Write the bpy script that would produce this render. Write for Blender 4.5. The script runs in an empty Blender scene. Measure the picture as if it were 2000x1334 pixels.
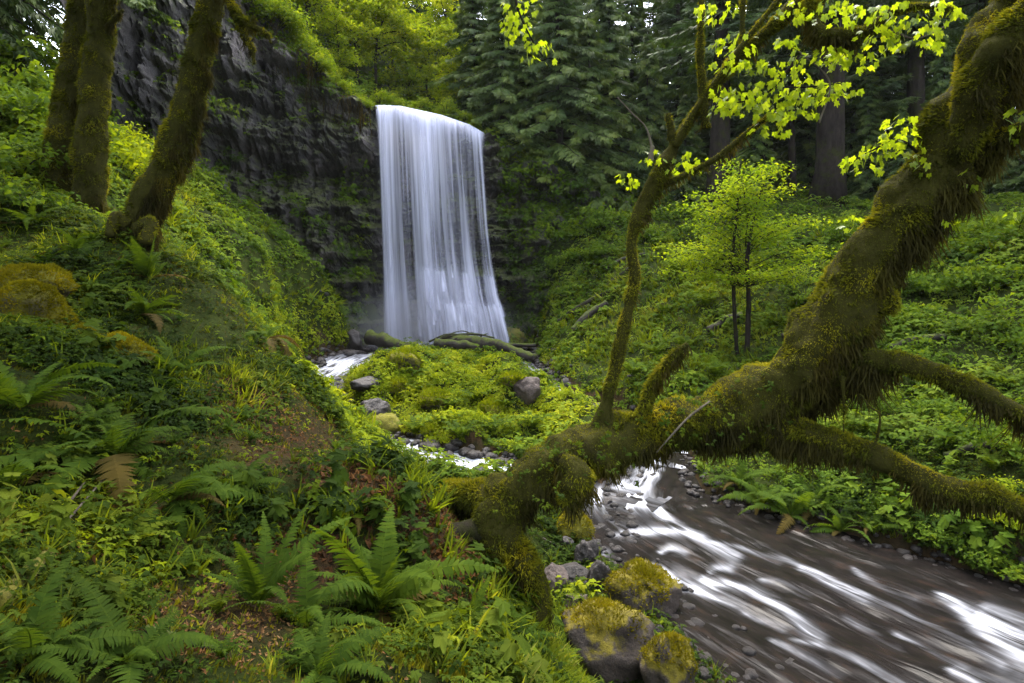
import bpy, math
import numpy as np
from mathutils import Vector, Matrix, Euler

sc = bpy.context.scene
C = sc.collection
R = math.radians
rng = np.random.default_rng(7)
FPX, HOR, EYE = 1200.0, 560.0, 5.0        # focal length in photo pixels, horizon row, eye height

# ------------------------------------------------------------------ camera, sky, sun, exposure
cam = bpy.data.cameras.new('camera'); camo = bpy.data.objects.new('camera', cam); C.objects.link(camo)
camo.location = (0, 0, EYE); camo.rotation_euler = (R(90), 0, 0)
cam.sensor_width = 36; cam.lens = 36 * FPX / 2000; cam.shift_y = -(667 - HOR) / 2000
cam.clip_start = .05; cam.clip_end = 600
sc.camera = camo
SUN_EL, SUN_AZ = 62, 8                    # the light comes down through the gap above the fall
w = bpy.data.worlds.new('World'); sc.world = w; w.use_nodes = True
nt = w.node_tree; bg = nt.nodes['Background']
sky = nt.nodes.new('ShaderNodeTexSky'); sky.sky_type = 'NISHITA'; sky.sun_disc = False
sky.sun_elevation = R(SUN_EL); sky.sun_rotation = R(SUN_AZ); sky.air_density = 1.0; sky.dust_density = 3.0; sky.ozone_density = 1.0
hs = nt.nodes.new('ShaderNodeHueSaturation'); hs.inputs['Saturation'].default_value = .45; nt.links.new(sky.outputs[0], hs.inputs['Color']); nt.links.new(hs.outputs[0], bg.inputs[0])   # cloud cover: paler than a clear sky; bg.inputs[1].default_value = .085
sl = bpy.data.lights.new('sun', 'SUN'); sl.energy = 1.5; sl.angle = R(22); sl.color = (1, .92, .74)
so = bpy.data.objects.new('sun', sl); C.objects.link(so)
d = Vector((math.sin(R(SUN_AZ)) * math.cos(R(SUN_EL)), math.cos(R(SUN_AZ)) * math.cos(R(SUN_EL)), math.sin(R(SUN_EL))))
so.rotation_euler = d.to_track_quat('Z', 'Y').to_euler(); so.location = (0, 30, 60)
sc.view_settings.view_transform = 'Standard'; sc.view_settings.look = 'None'
sc.view_settings.exposure = 0.58; sc.view_settings.gamma = 1; sc.view_settings.use_curve_mapping = False
cy = sc.cycles
cy.max_bounces = 6; cy.diffuse_bounces = 3; cy.glossy_bounces = 2; cy.transmission_bounces = 3; cy.transparent_max_bounces = 12
cy.use_denoising = True; cy.caustics_reflective = False; cy.caustics_refractive = False

# ------------------------------------------------------------------ numeric helpers
def W(px, py, D):
    """photo pixel + distance -> metres"""
    return np.array([(px - 1000) / FPX * D, D, EYE - (py - HOR) / FPX * D])
def hash3(i, j, k):
    h = (i.astype(np.int64) * 374761393 + j.astype(np.int64) * 668265263 + k.astype(np.int64) * 2147483647 + 974711) & 0xffffffff
    h = ((h ^ (h >> 13)) * 1274126177) & 0xffffffff
    h = ((h ^ (h >> 16)) * 2246822519) & 0xffffffff
    return ((h ^ (h >> 15)) & 0xffffff) / float(0xffffff)
def vnoise(p):
    p = np.asarray(p, float); i = np.floor(p); f = p - i; f = f * f * f * (f * (f * 6 - 15) + 10); r = 0
    for a in (0, 1):
        for b in (0, 1):
            for c in (0, 1):
                wgt = (f[..., 0] if a else 1 - f[..., 0]) * (f[..., 1] if b else 1 - f[..., 1]) * (f[..., 2] if c else 1 - f[..., 2])
                r = r + wgt * hash3(i[..., 0] + a, i[..., 1] + b, i[..., 2] + c)
    return r * 2 - 1
def fbm(p, oct=4, gain=.5):
    p = np.asarray(p, float); r = 0; a = 1
    for o in range(oct):
        r = r + a * vnoise(p + 17.3 * o); p = p * 2.03; a *= gain
    return r
def P3(x, y, z=0): return np.stack([x, y, np.broadcast_to(z, np.shape(x))], -1)
def unit(v): return v / np.maximum(np.linalg.norm(v, axis=-1, keepdims=True), 1e-9)
def sstep(a, b, x):
    t = np.clip((x - a) / (b - a), 0, 1); return t * t * (3 - 2 * t)

class Buf:
    """collects triangles / quads with one scalar per vertex (colour variation)"""
    def __init__(s): s.v = []; s.f = []; s.q = []; s.a = []; s.n = 0; s.mi = []; s.mq = []
    def add(s, v, f=None, q=None, a=None, mat=0):
        v = np.asarray(v, float).reshape(-1, 3)
        s.v.append(v); s.a.append(np.zeros(len(v)) if a is None else np.broadcast_to(np.asarray(a, float), (len(v),)))
        if f is not None and len(f): s.f.append(np.asarray(f, int) + s.n); s.mi.append(np.full(len(f), mat))
        if q is not None and len(q): s.q.append(np.asarray(q, int) + s.n); s.mq.append(np.full(len(q), mat))
        s.n += len(v)
    def arrays(s):
        v = np.concatenate(s.v); a = np.concatenate(s.a)
        f = np.concatenate(s.f) if s.f else np.zeros((0, 3), int)
        if s.q:
            q = np.concatenate(s.q); f = np.concatenate([f, q[:, [0, 1, 2]], q[:, [0, 2, 3]]])
        return v, f, a
    def mesh(s, name, mats, smooth=False, uv=None):
        me = bpy.data.meshes.new(name)
        v = np.concatenate(s.v); nt_ = sum(map(len, s.f)); nq = sum(map(len, s.q))
        me.vertices.add(len(v)); me.vertices.foreach_set('co', v.astype(np.float32).ravel())
        loops = np.concatenate([np.concatenate(s.f).ravel() if s.f else np.zeros(0, int), np.concatenate(s.q).ravel() if s.q else np.zeros(0, int)])
        me.loops.add(len(loops)); me.loops.foreach_set('vertex_index', loops.astype(np.int32))
        st = np.concatenate([np.arange(nt_) * 3, nt_ * 3 + np.arange(nq) * 4])
        me.polygons.add(nt_ + nq); me.polygons.foreach_set('loop_start', st.astype(np.int32))
        if len(mats) > 1:
            me.polygons.foreach_set('material_index', np.concatenate(s.mi + s.mq).astype(np.int32))
        me.polygons.foreach_set('use_smooth', np.full(nt_ + nq, smooth))
        at = me.attributes.new('var', 'FLOAT', 'POINT'); at.data.foreach_set('value', np.concatenate(s.a).astype(np.float32))
        if uv is not None:
            u = me.uv_layers.new(name='UVMap'); u.data.foreach_set('uv', uv[loops].astype(np.float32).ravel())
        for m in mats: me.materials.append(m)
        me.update(calc_edges=True)
        return me
def ob(name, me, parent=None, label=None, cat=None, group=None, kind=None, loc=None):
    o = bpy.data.objects.new(name, me); C.objects.link(o)
    if parent is not None: o.parent = parent
    if label: o['label'] = label
    if cat: o['category'] = cat
    if group: o['group'] = group
    if kind: o['kind'] = kind
    if loc is not None: o.location = loc
    return o
def empty(name, loc, label, cat, group=None):
    o = ob(name, None, None, label, cat, group); o.location = Vector(loc); o.empty_display_size = .2; return o
def rotz(a):
    c, s = np.cos(a), np.sin(a); z = np.zeros_like(a); o = np.ones_like(a)
    return np.stack([np.stack([c, -s, z], -1), np.stack([s, c, z], -1), np.stack([z, z, o], -1)], -2)
def frame(nrm, spin):
    """rotation whose z axis is nrm, spun about it"""
    n = unit(nrm); t = np.where(np.abs(n[:, 2:3]) < .95, np.array([[0, 0, 1.]]), np.array([[1., 0, 0]]))
    x = unit(np.cross(t, n)); y = np.cross(n, x)
    c, s = np.cos(spin)[:, None], np.sin(spin)[:, None]
    return np.stack([x * c + y * s, -x * s + y * c, n], -1)
def stamp(buf, tpl, pos, rot, scale, var, spread=1.0):
    """many copies of a template (v, f, a) into one buffer"""
    v, f, a = tpl; K = len(pos); scale = np.broadcast_to(np.asarray(scale, float), (K,))
    vv = np.einsum('kij,nj->kni', rot, v) * scale[:, None, None] + pos[:, None, :]
    ff = f[None] + (np.arange(K) * len(v))[:, None, None]
    aa = np.clip(np.asarray(var)[:, None] + spread * a[None], 0, 1)
    buf.add(vv.reshape(-1, 3), ff.reshape(-1, 3), None, aa.ravel())
def catmull(pts, n=10):
    P = np.asarray(pts, float); P = np.vstack([2 * P[0] - P[1], P, 2 * P[-1] - P[-2]]); out = []
    for i in range(1, len(P) - 2):
        t = np.linspace(0, 1, n, endpoint=False)[:, None]
        a, b, c, e = P[i - 1], P[i], P[i + 1], P[i + 2]
        out.append(.5 * (2 * b + (c - a) * t + (2 * a - 5 * b + 4 * c - e) * t ** 2 + (3 * b - a - 3 * c + e) * t ** 3))
    return np.vstack(out + [P[-2:-1]])
def tube(buf, path, rad, seg=10, lump=0., lfreq=3., mat=0, a=None, seed=0., cap=True):
    """tapered tube along path (n,3) with radius (n,), noise lumps"""
    path = np.asarray(path, float); n = len(path); rad = np.broadcast_to(rad, (n,))
    t = unit(np.gradient(path, axis=0)); ref = np.array([0, 0, 1.]) if abs(t[0][2]) < .9 else np.array([1., 0, 0])
    u = unit(np.cross(t[0], ref)); U = [u]
    for i in range(1, n):
        u = U[-1] - t[i] * np.dot(U[-1], t[i]); U.append(unit(u))
    U = np.array(U); V = np.cross(t, U); th = np.arange(seg) * 2 * np.pi / seg
    dirs = U[:, None] * np.cos(th)[None, :, None] + V[:, None] * np.sin(th)[None, :, None]
    pts = path[:, None] + dirs * rad[:, None, None]
    if lump: pts = pts + dirs * (rad[:, None, None] * lump * fbm(pts * lfreq + seed, 4)[..., None])
    i = np.arange(n - 1)[:, None] * seg; j = np.arange(seg)[None]; j2 = (j + 1) % seg
    q = np.stack([i + j, i + j2, i + seg + j2, i + seg + j], -1).reshape(-1, 4)
    v = pts.reshape(-1, 3); f = []
    if cap:
        v = np.vstack([v, path[-1] + t[-1] * rad[-1] * .4, path[0] - t[0] * rad[0] * .2]); k = n * seg
        f = [[(n - 1) * seg + s_, (n - 1) * seg + (s_ + 1) % seg, k] for s_ in range(seg)] + [[(s_ + 1) % seg, s_, k + 1] for s_ in range(seg)]
    buf.add(v, f, q, a if a is None else np.broadcast_to(a, (len(v),)), mat)
    return pts, dirs

# ------------------------------------------------------------------ materials
def mat(name):
    m = bpy.data.materials.new(name); m.use_nodes = True; n = m.node_tree.nodes; l = m.node_tree.links
    return m, n, l, n['Principled BSDF'], n['Material Output']
def ramp(n, cols, pos=None):
    r = n.new('ShaderNodeValToRGB'); e = r.color_ramp.elements
    pos = pos or np.linspace(0, 1, len(cols))
    while len(e) < len(cols): e.new(.5)
    for k, (c, p) in enumerate(zip(cols, pos)): e[k].position = p; e[k].color = (*c, 1)
    return r
def noise(n, l, scale, detail=5, rough=.6, vec=None, dist=0):
    t = n.new('ShaderNodeTexNoise'); t.inputs['Scale'].default_value = scale; t.inputs['Detail'].default_value = detail
    t.inputs['Roughness'].default_value = rough; t.inputs['Distortion'].default_value = dist
    if vec is not None: l.new(vec, t.inputs['Vector'])
    return t
def mixc(n, l, fac, a, b, mode='MIX'):
    m = n.new('ShaderNodeMix'); m.data_type = 'RGBA'; m.blend_type = mode
    for s, v in ((0, fac), (6, a), (7, b)):
        if hasattr(v, 'links'): l.new(v, m.inputs[s])
        else: m.inputs[s].default_value = v if s == 0 else (*v, 1)
    return m.outputs[2]
def leaf_mat(name, cols, trans=.45, patch=.9, rough=.7, spec=.03, tint=(1.5, 1.35, .45)):
    m, n, l, b, out = mat(name)
    at = n.new('ShaderNodeAttribute'); at.attribute_name = 'var'
    r = ramp(n, cols); l.new(at.outputs['Fac'], r.inputs[0])
    geo = n.new('ShaderNodeNewGeometry')
    nz = noise(n, l, patch, 3, .6, geo.outputs['Position'])
    rr = ramp(n, [(.6, .6, .6), (1, 1, .9), (1.3, 1.15, .7)], [.3, .5, .72]); l.new(nz.outputs['Fac'], rr.inputs[0])
    col = mixc(n, l, 1., r.outputs[0], rr.outputs[0], 'MULTIPLY')
    l.new(col, b.inputs['Base Color']); b.inputs['Roughness'].default_value = rough; b.inputs['Specular IOR Level'].default_value = spec
    tr = n.new('ShaderNodeBsdfTranslucent'); l.new(mixc(n, l, 1., col, tint, 'MULTIPLY'), tr.inputs[0])
    ms = n.new('ShaderNodeMixShader'); ms.inputs[0].default_value = trans
    l.new(b.outputs[0], ms.inputs[1]); l.new(tr.outputs[0], ms.inputs[2]); l.new(ms.outputs[0], out.inputs[0])
    return m
def bump(n, l, b, h, strength=.5, dist=.05):
    bp = n.new('ShaderNodeBump'); bp.inputs['Strength'].default_value = strength; bp.inputs['Distance'].default_value = dist
    l.new(h, bp.inputs['Height']); l.new(bp.outputs[0], b.inputs['Normal'])
def bark_mat(name, c1, c2, moss=None, mossamt=.5, scale=6, rough=.9):
    m, n, l, b, out = mat(name)
    g = n.new('ShaderNodeTexCoord'); mp = n.new('ShaderNodeMapping'); mp.inputs['Scale'].default_value = (1, 1, .25); l.new(g.outputs['Object'], mp.inputs[0])
    nz = noise(n, l, scale, 8, .7, mp.outputs[0]); r = ramp(n, [c1, c2], [.35, .65]); l.new(nz.outputs['Fac'], r.inputs[0])
    col = r.outputs[0]
    if moss:
        n2 = noise(n, l, 2.2, 6, .65, g.outputs['Object']); r2 = ramp(n, [(0, 0, 0), (1, 1, 1)], [max(0, .62 - mossamt * .5), max(.05, .74 - mossamt * .5)]); l.new(n2.outputs['Fac'], r2.inputs[0])
        n3 = noise(n, l, 9, 6, .7, g.outputs['Object']); r3 = ramp(n, [tuple(.45 * x for x in moss), moss, tuple(1.35 * x for x in moss)], [.3, .5, .75]); l.new(n3.outputs['Fac'], r3.inputs[0])
        col = mixc(n, l, r2.outputs[0], col, r3.outputs[0])
    l.new(col, b.inputs['Base Color']); b.inputs['Roughness'].default_value = rough; b.inputs['Specular IOR Level'].default_value = .04
    nb = noise(n, l, scale * 3, 8, .75, mp.outputs[0]); bump(n, l, b, nb.outputs['Fac'], .9, .05)
    return m
def rock_mat(name, c1, c2, moss=None, lo=.45, hi=.6, up=.35, rough=.65, scale=3.):
    m, n, l, b, out = mat(name)
    g = n.new('ShaderNodeNewGeometry'); P = g.outputs['Position']
    nz = noise(n, l, scale, 9, .72, P); r = ramp(n, [c1, tuple((x + y) / 2 for x, y in zip(c1, c2)), c2], [.3, .5, .7]); l.new(nz.outputs['Fac'], r.inputs[0])
    sp = noise(n, l, scale * 12, 4, .7, P); rs = ramp(n, [(.6, .6, .6), (1, 1, 1), (1.4, 1.35, 1.3)], [.35, .5, .7]); l.new(sp.outputs['Fac'], rs.inputs[0])
    col = mixc(n, l, 1., r.outputs[0], rs.outputs[0], 'MULTIPLY')
    if moss:
        sx = n.new('ShaderNodeSeparateXYZ'); l.new(g.outputs['Normal'], sx.inputs[0])
        n2 = noise(n, l, 2.4, 6, .65, P)
        ma = n.new('ShaderNodeMath'); ma.operation = 'MULTIPLY_ADD'; ma.inputs[1].default_value = up; l.new(sx.outputs[2], ma.inputs[0]); l.new(n2.outputs['Fac'], ma.inputs[2])
        r2 = ramp(n, [(0, 0, 0), (1, 1, 1)], [lo, hi]); l.new(ma.outputs[0], r2.inputs[0])
        n3 = noise(n, l, 14, 6, .75, P); r3 = ramp(n, [tuple(.4 * x for x in moss), moss, tuple(1.4 * x for x in moss)], [.3, .5, .72]); l.new(n3.outputs['Fac'], r3.inputs[0])
        col = mixc(n, l, r2.outputs[0], col, r3.outputs[0])
        ro = n.new('ShaderNodeMapRange'); ro.inputs[3].default_value = rough; ro.inputs[4].default_value = .95; l.new(r2.outputs[0], ro.inputs[0]); l.new(ro.outputs[0], b.inputs['Roughness'])
    else: b.inputs['Roughness'].default_value = rough
    l.new(col, b.inputs['Base Color']); b.inputs['Specular IOR Level'].default_value = .35
    nb = noise(n, l, scale * 5, 10, .75, P); bump(n, l, b, nb.outputs['Fac'], .8, .06)
    return m
# ================================================================== TERRAIN
CH = {}                                    # water courses: centre line (x, y, half width); z from zw(y)
def zw(y):                                 # water level against distance
    return EYE + np.interp(y, [-30, 4, 7, 9, 11.2, 12.4, 13.0, 14.6, 16, 20, 25, 31, 40], [-5.3, -4.72, -4.55, -4.48, -4.40, -4.33, -4.24, -4.12, -4.05, -3.97, -3.72, -3.32, -3.3])
CH['stream'] = catmull([(3.75, 15.3, .55), (3.25, 13.6, .8), (2.85, 12.4, 1.2), (3.1, 11.3, 1.75), (3.85, 9.9, 2.2), (4.75, 8.5, 2.6), (5.8, 6.9, 2.8), (7.6, 4.2, 2.9), (10.5, 0, 3.1), (15, -7, 3.2)], 12)
CH['left_brook'] = catmull([(-6.2, 33, 1.4), (-7.0, 30.4, 1.8), (-7.4, 27.6, 1.9), (-7.6, 25.4, 1.5), (-7.2, 23.3, .9), (-6., 19.5, .75), (-4.3, 16.8, .8), (-2.8, 15.1, 1.05), (-1.3, 14.3, 1.0), (.3, 13.4, .7), (1.6, 12.5, .7), (2.6, 11.7, .8)], 10)
CH['right_brook'] = catmull([(.2, 32, 1.4), (.6, 28.5, .7), (1.2, 25, .45), (1.7, 22, .4), (2.7, 19.5, .5), (3.5, 17, .6), (3.75, 15.3, .6), (3.4, 14.2, .8)], 10)
POOL = (-3.6, 34.3, 4.7, 2.7)
def chan_dist(x, y):
    """signed distance to the nearest water edge (negative in the water)"""
    best = np.full(np.shape(x), 99.)
    for c in CH.values():
        for k in range(len(c) - 1):
            a, b = c[k, :2], c[k + 1, :2]; ab = b - a
            t = np.clip(((x - a[0]) * ab[0] + (y - a[1]) * ab[1]) / (ab @ ab), 0, 1)
            dd = np.hypot(x - a[0] - t * ab[0], y - a[1] - t * ab[1]) - (c[k, 2] * (1 - t) + c[k + 1, 2] * t)
            best = np.minimum(best, dd)
    e = (np.hypot((x - POOL[0]) / POOL[2], (y - POOL[1]) / POOL[3]) - 1) * 2.7
    return np.minimum(best, e)
CP = []
def cp(*pts): CP.extend(W(*p) for p in pts)
def cpw(*pts): CP.extend(np.array(p) for p in pts)
# near left bank
cp((1000, 1334, 2.9), (600, 1334, 2.5), (300, 1334, 2.2), (0, 1334, 2.0), (600, 1150, 3.6), (300, 1100, 3.4), (0, 1000, 3.0), (850, 1180, 4.0), (930, 1080, 4.9),
   (830, 985, 5.9), (700, 955, 6.5), (900, 1020, 5.5), (770, 965, 6.3), (600, 900, 6.5), (500, 870, 6.2), (400, 820, 6.0), (250, 800, 5.2), (0, 780, 4.2), (560, 760, 7.8), (480, 680, 8.4), (380, 620, 8.6), (250, 600, 8.0), (100, 640, 6.4), (0, 640, 5.6),
   (420, 570, 9.6), (300, 490, 11), (200, 460, 11), (100, 410, 11.5), (0, 370, 11.5), (0, 250, 14.5), (130, 330, 14.5), (100, 200, 19), (0, 120, 19), (-300, 200, 14), (-300, 500, 8), (-300, 900, 3.5), (-200, 1334, 1.8))
# right edge of the near bank falling to the stream
cpw((.15, 5.2, EYE - 3.3), (.75, 5.2, EYE - 3.9), (1.4, 5.6, EYE - 4.5), (.5, 6.8, EYE - 4.15), (-.2, 7.6, EYE - 4.0), (-.9, 8.2, EYE - 3.7), (0.5, 4.0, EYE - 2.9), (.9, 2.9, EYE - 3.3), (1.3, 1.5, EYE - 3.2), (.25, 2.6, EYE - 2.0), (1.9, 4.4, EYE - 4.6),
    (0, 0, EYE - 1.65), (-1.5, 0, EYE - 1.3), (1.2, 0, EYE - 2.6), (2.4, 0, EYE - 4.2), (-3, -3, EYE - .6), (1, -4, EYE - 2.0), (-6, 0, EYE + .8), (-10, -4, EYE + 3), (-10, 4, EYE + 2.6), (-16, 2, EYE + 6))
# lit grass beyond the crest, going down to the left brook
cp((640, 800, 10.6), (572, 745, 10.0), (700, 850, 11.8), (740, 885, 13.6), (640, 760, 14.5), (520, 690, 12.5))
cpw((-5.2, 14, EYE - 2.6), (-6.6, 17, EYE - 2.5), (-8.4, 20.5, EYE - 2.7), (-1.6, 9.8, EYE - 3.3), (0, 10, EYE - 4.1))
# slope on the left under the cliff
cp((450, 560, 17.5), (330, 480, 14.5), (330, 420, 19), (370, 375, 25), (450, 425, 26.5), (520, 470, 28), (480, 500, 22.5), (600, 560, 25.5), (620, 520, 31), (560, 645, 22.5), (600, 690, 23), (660, 650, 28.5), (690, 560, 35.4), (560, 690, 20.5))
# island
cp((850, 790, 19), (850, 868, 16.2), (740, 800, 18.5), (760, 740, 23), (900, 690, 28.5), (820, 720, 25), (960, 730, 25), (1000, 780, 20), (1060, 850, 16.2), (960, 870, 15.5), (1120, 850, 16))
cpw((1.5, 14.3, EYE - 3.9), (2.4, 15.5, EYE - 3.8))
# right bank and slope
cp((1100, 655, 29), (1040, 590, 34), (1150, 450, 35), (1200, 560, 29), (1200, 700, 23.5), (1160, 750, 21.5), (1350, 560, 26), (1400, 690, 20.5), (1300, 740, 19), (1400, 850, 15.5), (1600, 560, 22), (1800, 560, 20), (2000, 540, 18), (1600, 440, 29), (1900, 430, 26),
   (1700, 720, 17), (1600, 800, 15), (1800, 800, 14), (2000, 800, 12), (1500, 900, 13.6), (1600, 960, 12), (1800, 1040, 10), (1950, 1080, 9.2), (2100, 1000, 9), (2200, 800, 11), (2200, 500, 17), (1300, 440, 34), (1300, 330, 46), (1700, 380, 42), (2000, 330, 40), (2400, 300, 36), (2400, 700, 12))
cpw((10, 5, EYE - 3.6), (13, 5, EYE - 1.5), (14, 0, EYE - 3.6), (20, 0, EYE + 1), (24, 10, EYE + 3))
cpw((-14, 34, EYE + 3.5), (-5, 40, EYE - 2), (2, 40, EYE - 1), (-24, 30, EYE + 8), (-30, 10, EYE + 12), (-40, 30, EYE + 16), (-30, -20, EYE + 8), (0, -25, EYE - 1), (20, -20, EYE - 4), (35, 0, EYE + 6), (50, 30, EYE + 16), (45, 60, EYE + 18), (10, 60, EYE + 9), (-20, 60, EYE + 4), (-45, 60, EYE + 14))
cp((722, 615, 35.6), (640, 600, 33.6), (695, 650, 33), (600, 640, 26), (640, 665, 28.5), (985, 610, 35.4), (1010, 530, 35.9), (1060, 480, 36.2))
CP = np.array(CP)
def _k(r2): return r2 * np.log(r2 + 1e-6)
_n = len(CP); _d2 = ((CP[:, None, :2] - CP[None, :, :2]) ** 2).sum(-1)
_A = np.zeros((_n + 3, _n + 3)); _A[:_n, :_n] = _k(_d2) + np.eye(_n) * .25
_A[:_n, _n] = 1; _A[:_n, _n + 1:] = CP[:, :2]; _A[_n, :_n] = 1; _A[_n + 1:, :_n] = CP[:, :2].T
_w = np.linalg.solve(_A, np.concatenate([CP[:, 2], [0, 0, 0]]))
def H(x, y):
    """height of the valley floor"""
    x = np.asarray(x, float); y = np.asarray(y, float); z = _w[_n] + _w[_n + 1] * x + _w[_n + 2] * y
    for k in range(_n): z = z + _w[k] * _k((x - CP[k, 0]) ** 2 + (y - CP[k, 1]) ** 2)
    D = np.hypot(x, y); amp = np.clip(.03 + .013 * D, .03, .34)
    z = z + amp * fbm(P3(x, y) * .55, 4) + .04 * fbm(P3(x, y) * 2.6, 3)
    isl = np.exp(-(((x + 1.6) / 3.6) ** 2 + ((y - 21.5) / 6.) ** 2) ** 2); z = z + isl * (1.15 * np.maximum(fbm(P3(x, y, 3) * .62, 2), -.25) + .22 * fbm(P3(x, y, 9) * 1.7, 2))
    c = chan_dist(x, y); lvl = zw(y)
    bed = lvl - .14 + np.minimum(c, 0) * .25
    bank = lvl + .02 + np.where(c > 0, c * 1.1 + .05 * np.sin(x * 3 + y * 2), 0)
    cap = np.where(c < 0, bed, bank)
    far = sstep(.0, 1.1, c)
    z = np.where(c < 1.1, np.minimum(z, cap) * (1 - far) + z * far, z)
    return np.where((c > 0) & (y < 33), np.maximum(z, lvl + .03 + .05 * sstep(0, .5, c)), z)
def grid_mesh(xs, ys, f):
    X, Y = np.meshgrid(xs, ys); Z = f(X, Y); nx, ny = len(xs), len(ys)
    i = (np.arange(ny - 1)[:, None] * nx + np.arange(nx - 1)[None]).ravel()
    return np.stack([X, Y, Z], -1).reshape(-1, 3), np.stack([i, i + 1, i + nx + 1, i + nx], -1)
u = np.linspace(-1, 1, 300); xs = 1.2 * np.sinh(u * 4.1) * 1.0
v_ = np.linspace(-.55, 1, 330); ys = 3 + 2.2 * np.sinh(v_ * 3.95)
gv, gq = grid_mesh(xs, ys, H)

def soil_mat():
    m, n, l, b, out = mat('soil'); g = n.new('ShaderNodeNewGeometry'); P = g.outputs['Position']
    a = noise(n, l, 1.3, 8, .7, P); at = n.new('ShaderNodeAttribute'); at.attribute_name = 'var'
    r0 = ramp(n, [(.014, .010, .006), (.035, .023, .012), (.06, .038, .018)], [.32, .5, .72]); l.new(a.outputs['Fac'], r0.inputs[0])
    r1 = ramp(n, [(.012, .015, .004), (.022, .032, .006), (.042, .056, .009)], [.3, .5, .72]); l.new(a.outputs['Fac'], r1.inputs[0])
    ad = n.new('ShaderNodeMath'); ad.operation = 'ADD'; l.new(a.outputs['Fac'], ad.inputs[0]); l.new(at.outputs['Fac'], ad.inputs[1]); fr = ramp(n, [(0, 0, 0), (1, 1, 1)], [.55, .85]); l.new(ad.outputs[0], fr.inputs[0])
    class r: outputs = [mixc(n, l, fr.outputs[0], r1.outputs[0], r0.outputs[0])]
    c = noise(n, l, 26, 5, .8, P); rc = ramp(n, [(.35, .35, .35), (1, 1, 1), (1.7, 1.5, 1.1)], [.3, .5, .72]); l.new(c.outputs['Fac'], rc.inputs[0])
    l.new(mixc(n, l, 1., r.outputs[0], rc.outputs[0], 'MULTIPLY'), b.inputs['Base Color']); b.inputs['Roughness'].default_value = .95; b.inputs['Specular IOR Level'].default_value = .04
    bump(n, l, b, c.outputs['Fac'], 1., .05); return m
M_soil = soil_mat()
def ell(px, py, cx, cy, a, b): return np.exp(-(((px - cx) / a) ** 2 + ((py - cy) / b) ** 2) ** 1.5)
def zones(P):
    """bare brown patches, grassy places and lime places of the valley floor painted brightly lit"""
    yy = np.maximum(P[:, 1], .3); px = 1000 + P[:, 0] / yy * FPX; py = HOR + (EYE - P[:, 2]) / yy * FPX; near = P[:, 1] < 9.5
    soil = near * (ell(px, py, 570, 850, 140, 70) * .85 + ell(px, py, 800, 970, 170, 65) + ell(px, py, 590, 1100, 120, 75) + .8 * ell(px, py, 440, 770, 100, 50) + ell(px, py, 870, 1060, 90, 100) + .9 * ell(px, py, 440, 1210, 170, 90) + .7 * ell(px, py, 960, 1200, 60, 120) + .6 * ell(px, py, 250, 1010, 80, 60) + .6 * ell(px, py, 650, 930, 70, 40))
    grass = ell(px, py, 650, 810, 110, 110) * (P[:, 1] > 9) + ell(px, py, 940, 930, 120, 50) * near + ell(px, py, 1130, 1290, 110, 110) * near + 1.2 * ell(px, py, 1330, 620, 240, 150) * (P[:, 1] > 14) + .8 * ell(px, py, 560, 600, 90, 60) * (P[:, 1] > 13) + .8 * ell(px, py, 610, 655, 90, 50) * (P[:, 1] > 18) + .45 * ell(px, py, 850, 790, 200, 90) * (P[:, 1] > 13) + .5 * ell(px, py, 420, 720, 120, 60) * near + ell(px, py, 330, 420, 60, 60) * (P[:, 1] > 12)
    lush_lit = ell(px, py, 880, 790, 270, 120) * (P[:, 1] > 13) * (P[:, 1] < 31) + ell(px, py, 660, 810, 120, 130) * (P[:, 1] > 9) + .8 * ell(px, py, 1150, 1280, 100, 120) * near + .7 * ell(px, py, 590, 650, 100, 60) * (P[:, 1] > 18)
    return px, py, np.clip(soil, 0, 1), np.clip(grass, 0, 1), np.clip(lush_lit, 0, 1)
bf = Buf(); bf.add(gv, None, gq, .35 * zones(gv)[2] + .35 * (np.abs(chan_dist(gv[:, 0], gv[:, 1])) < .35)); ground = ob('ground', bf.mesh('ground', [M_soil], True), kind='structure')

# upper ground behind the cliff
CL = [(150, 22.5, 470, -60), (220, 24.5, 440, -80), (300, 27, 430, -90), (400, 30, 450, -70), (500, 33, 500, 20), (560, 34.4, 520, 70), (640, 35.6, 560, 160), (700, 36.3, 640, 200), (730, 36.9, 690, 214), (790, 37.1, 690, 214), (860, 37.0, 690, 226), (940, 36.7, 690, 258), (1000, 36.4, 640, 290), (1080, 36.6, 600, 330), (1160, 37.3, 540, 380), (1240, 39, 520, 400), (1340, 42, 500, 420)]
clx = np.array([(p - 1000) / FPX * D for p, D, a, b in CL]); cly = np.array([D for p, D, a, b in CL]); clt = np.array([EYE - (b - HOR) / FPX * D for p, D, a, b in CL])
def HU(x, y):
    y0 = np.interp(x, clx, cly); z0 = np.interp(x, clx, clt)
    z0 = np.where(x < clx[0], z0 + (clx[0] - x) * .3, z0)
    dy = y - y0
    notch = np.exp(-((x + 5.2 - .25 * dy) / 3.6) ** 2)        # the upper stream bed behind the lip
    return z0 - .35 + np.maximum(dy, 0) * (.42 - .34 * notch * np.exp(-dy / 14)) + .5 * fbm(P3(x, y) * .3, 3) * sstep(.5, 4, dy) - 6 * sstep(0, -1., dy)
ux = np.linspace(-70, 75, 180); uy = np.concatenate([np.linspace(18, 50, 110), np.linspace(51, 110, 30)])
uv_, uq = grid_mesh(ux, uy, HU)
X0 = uv_[:, 0]; keep = (uv_[:, 1] > np.interp(X0, clx, cly) + .45)
uq = uq[keep[uq].all(1)]
bf = Buf(); bf.add(uv_, None, uq); upper = ob('hillside', bf.mesh('hillside', [M_soil], True), kind='structure')

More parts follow.
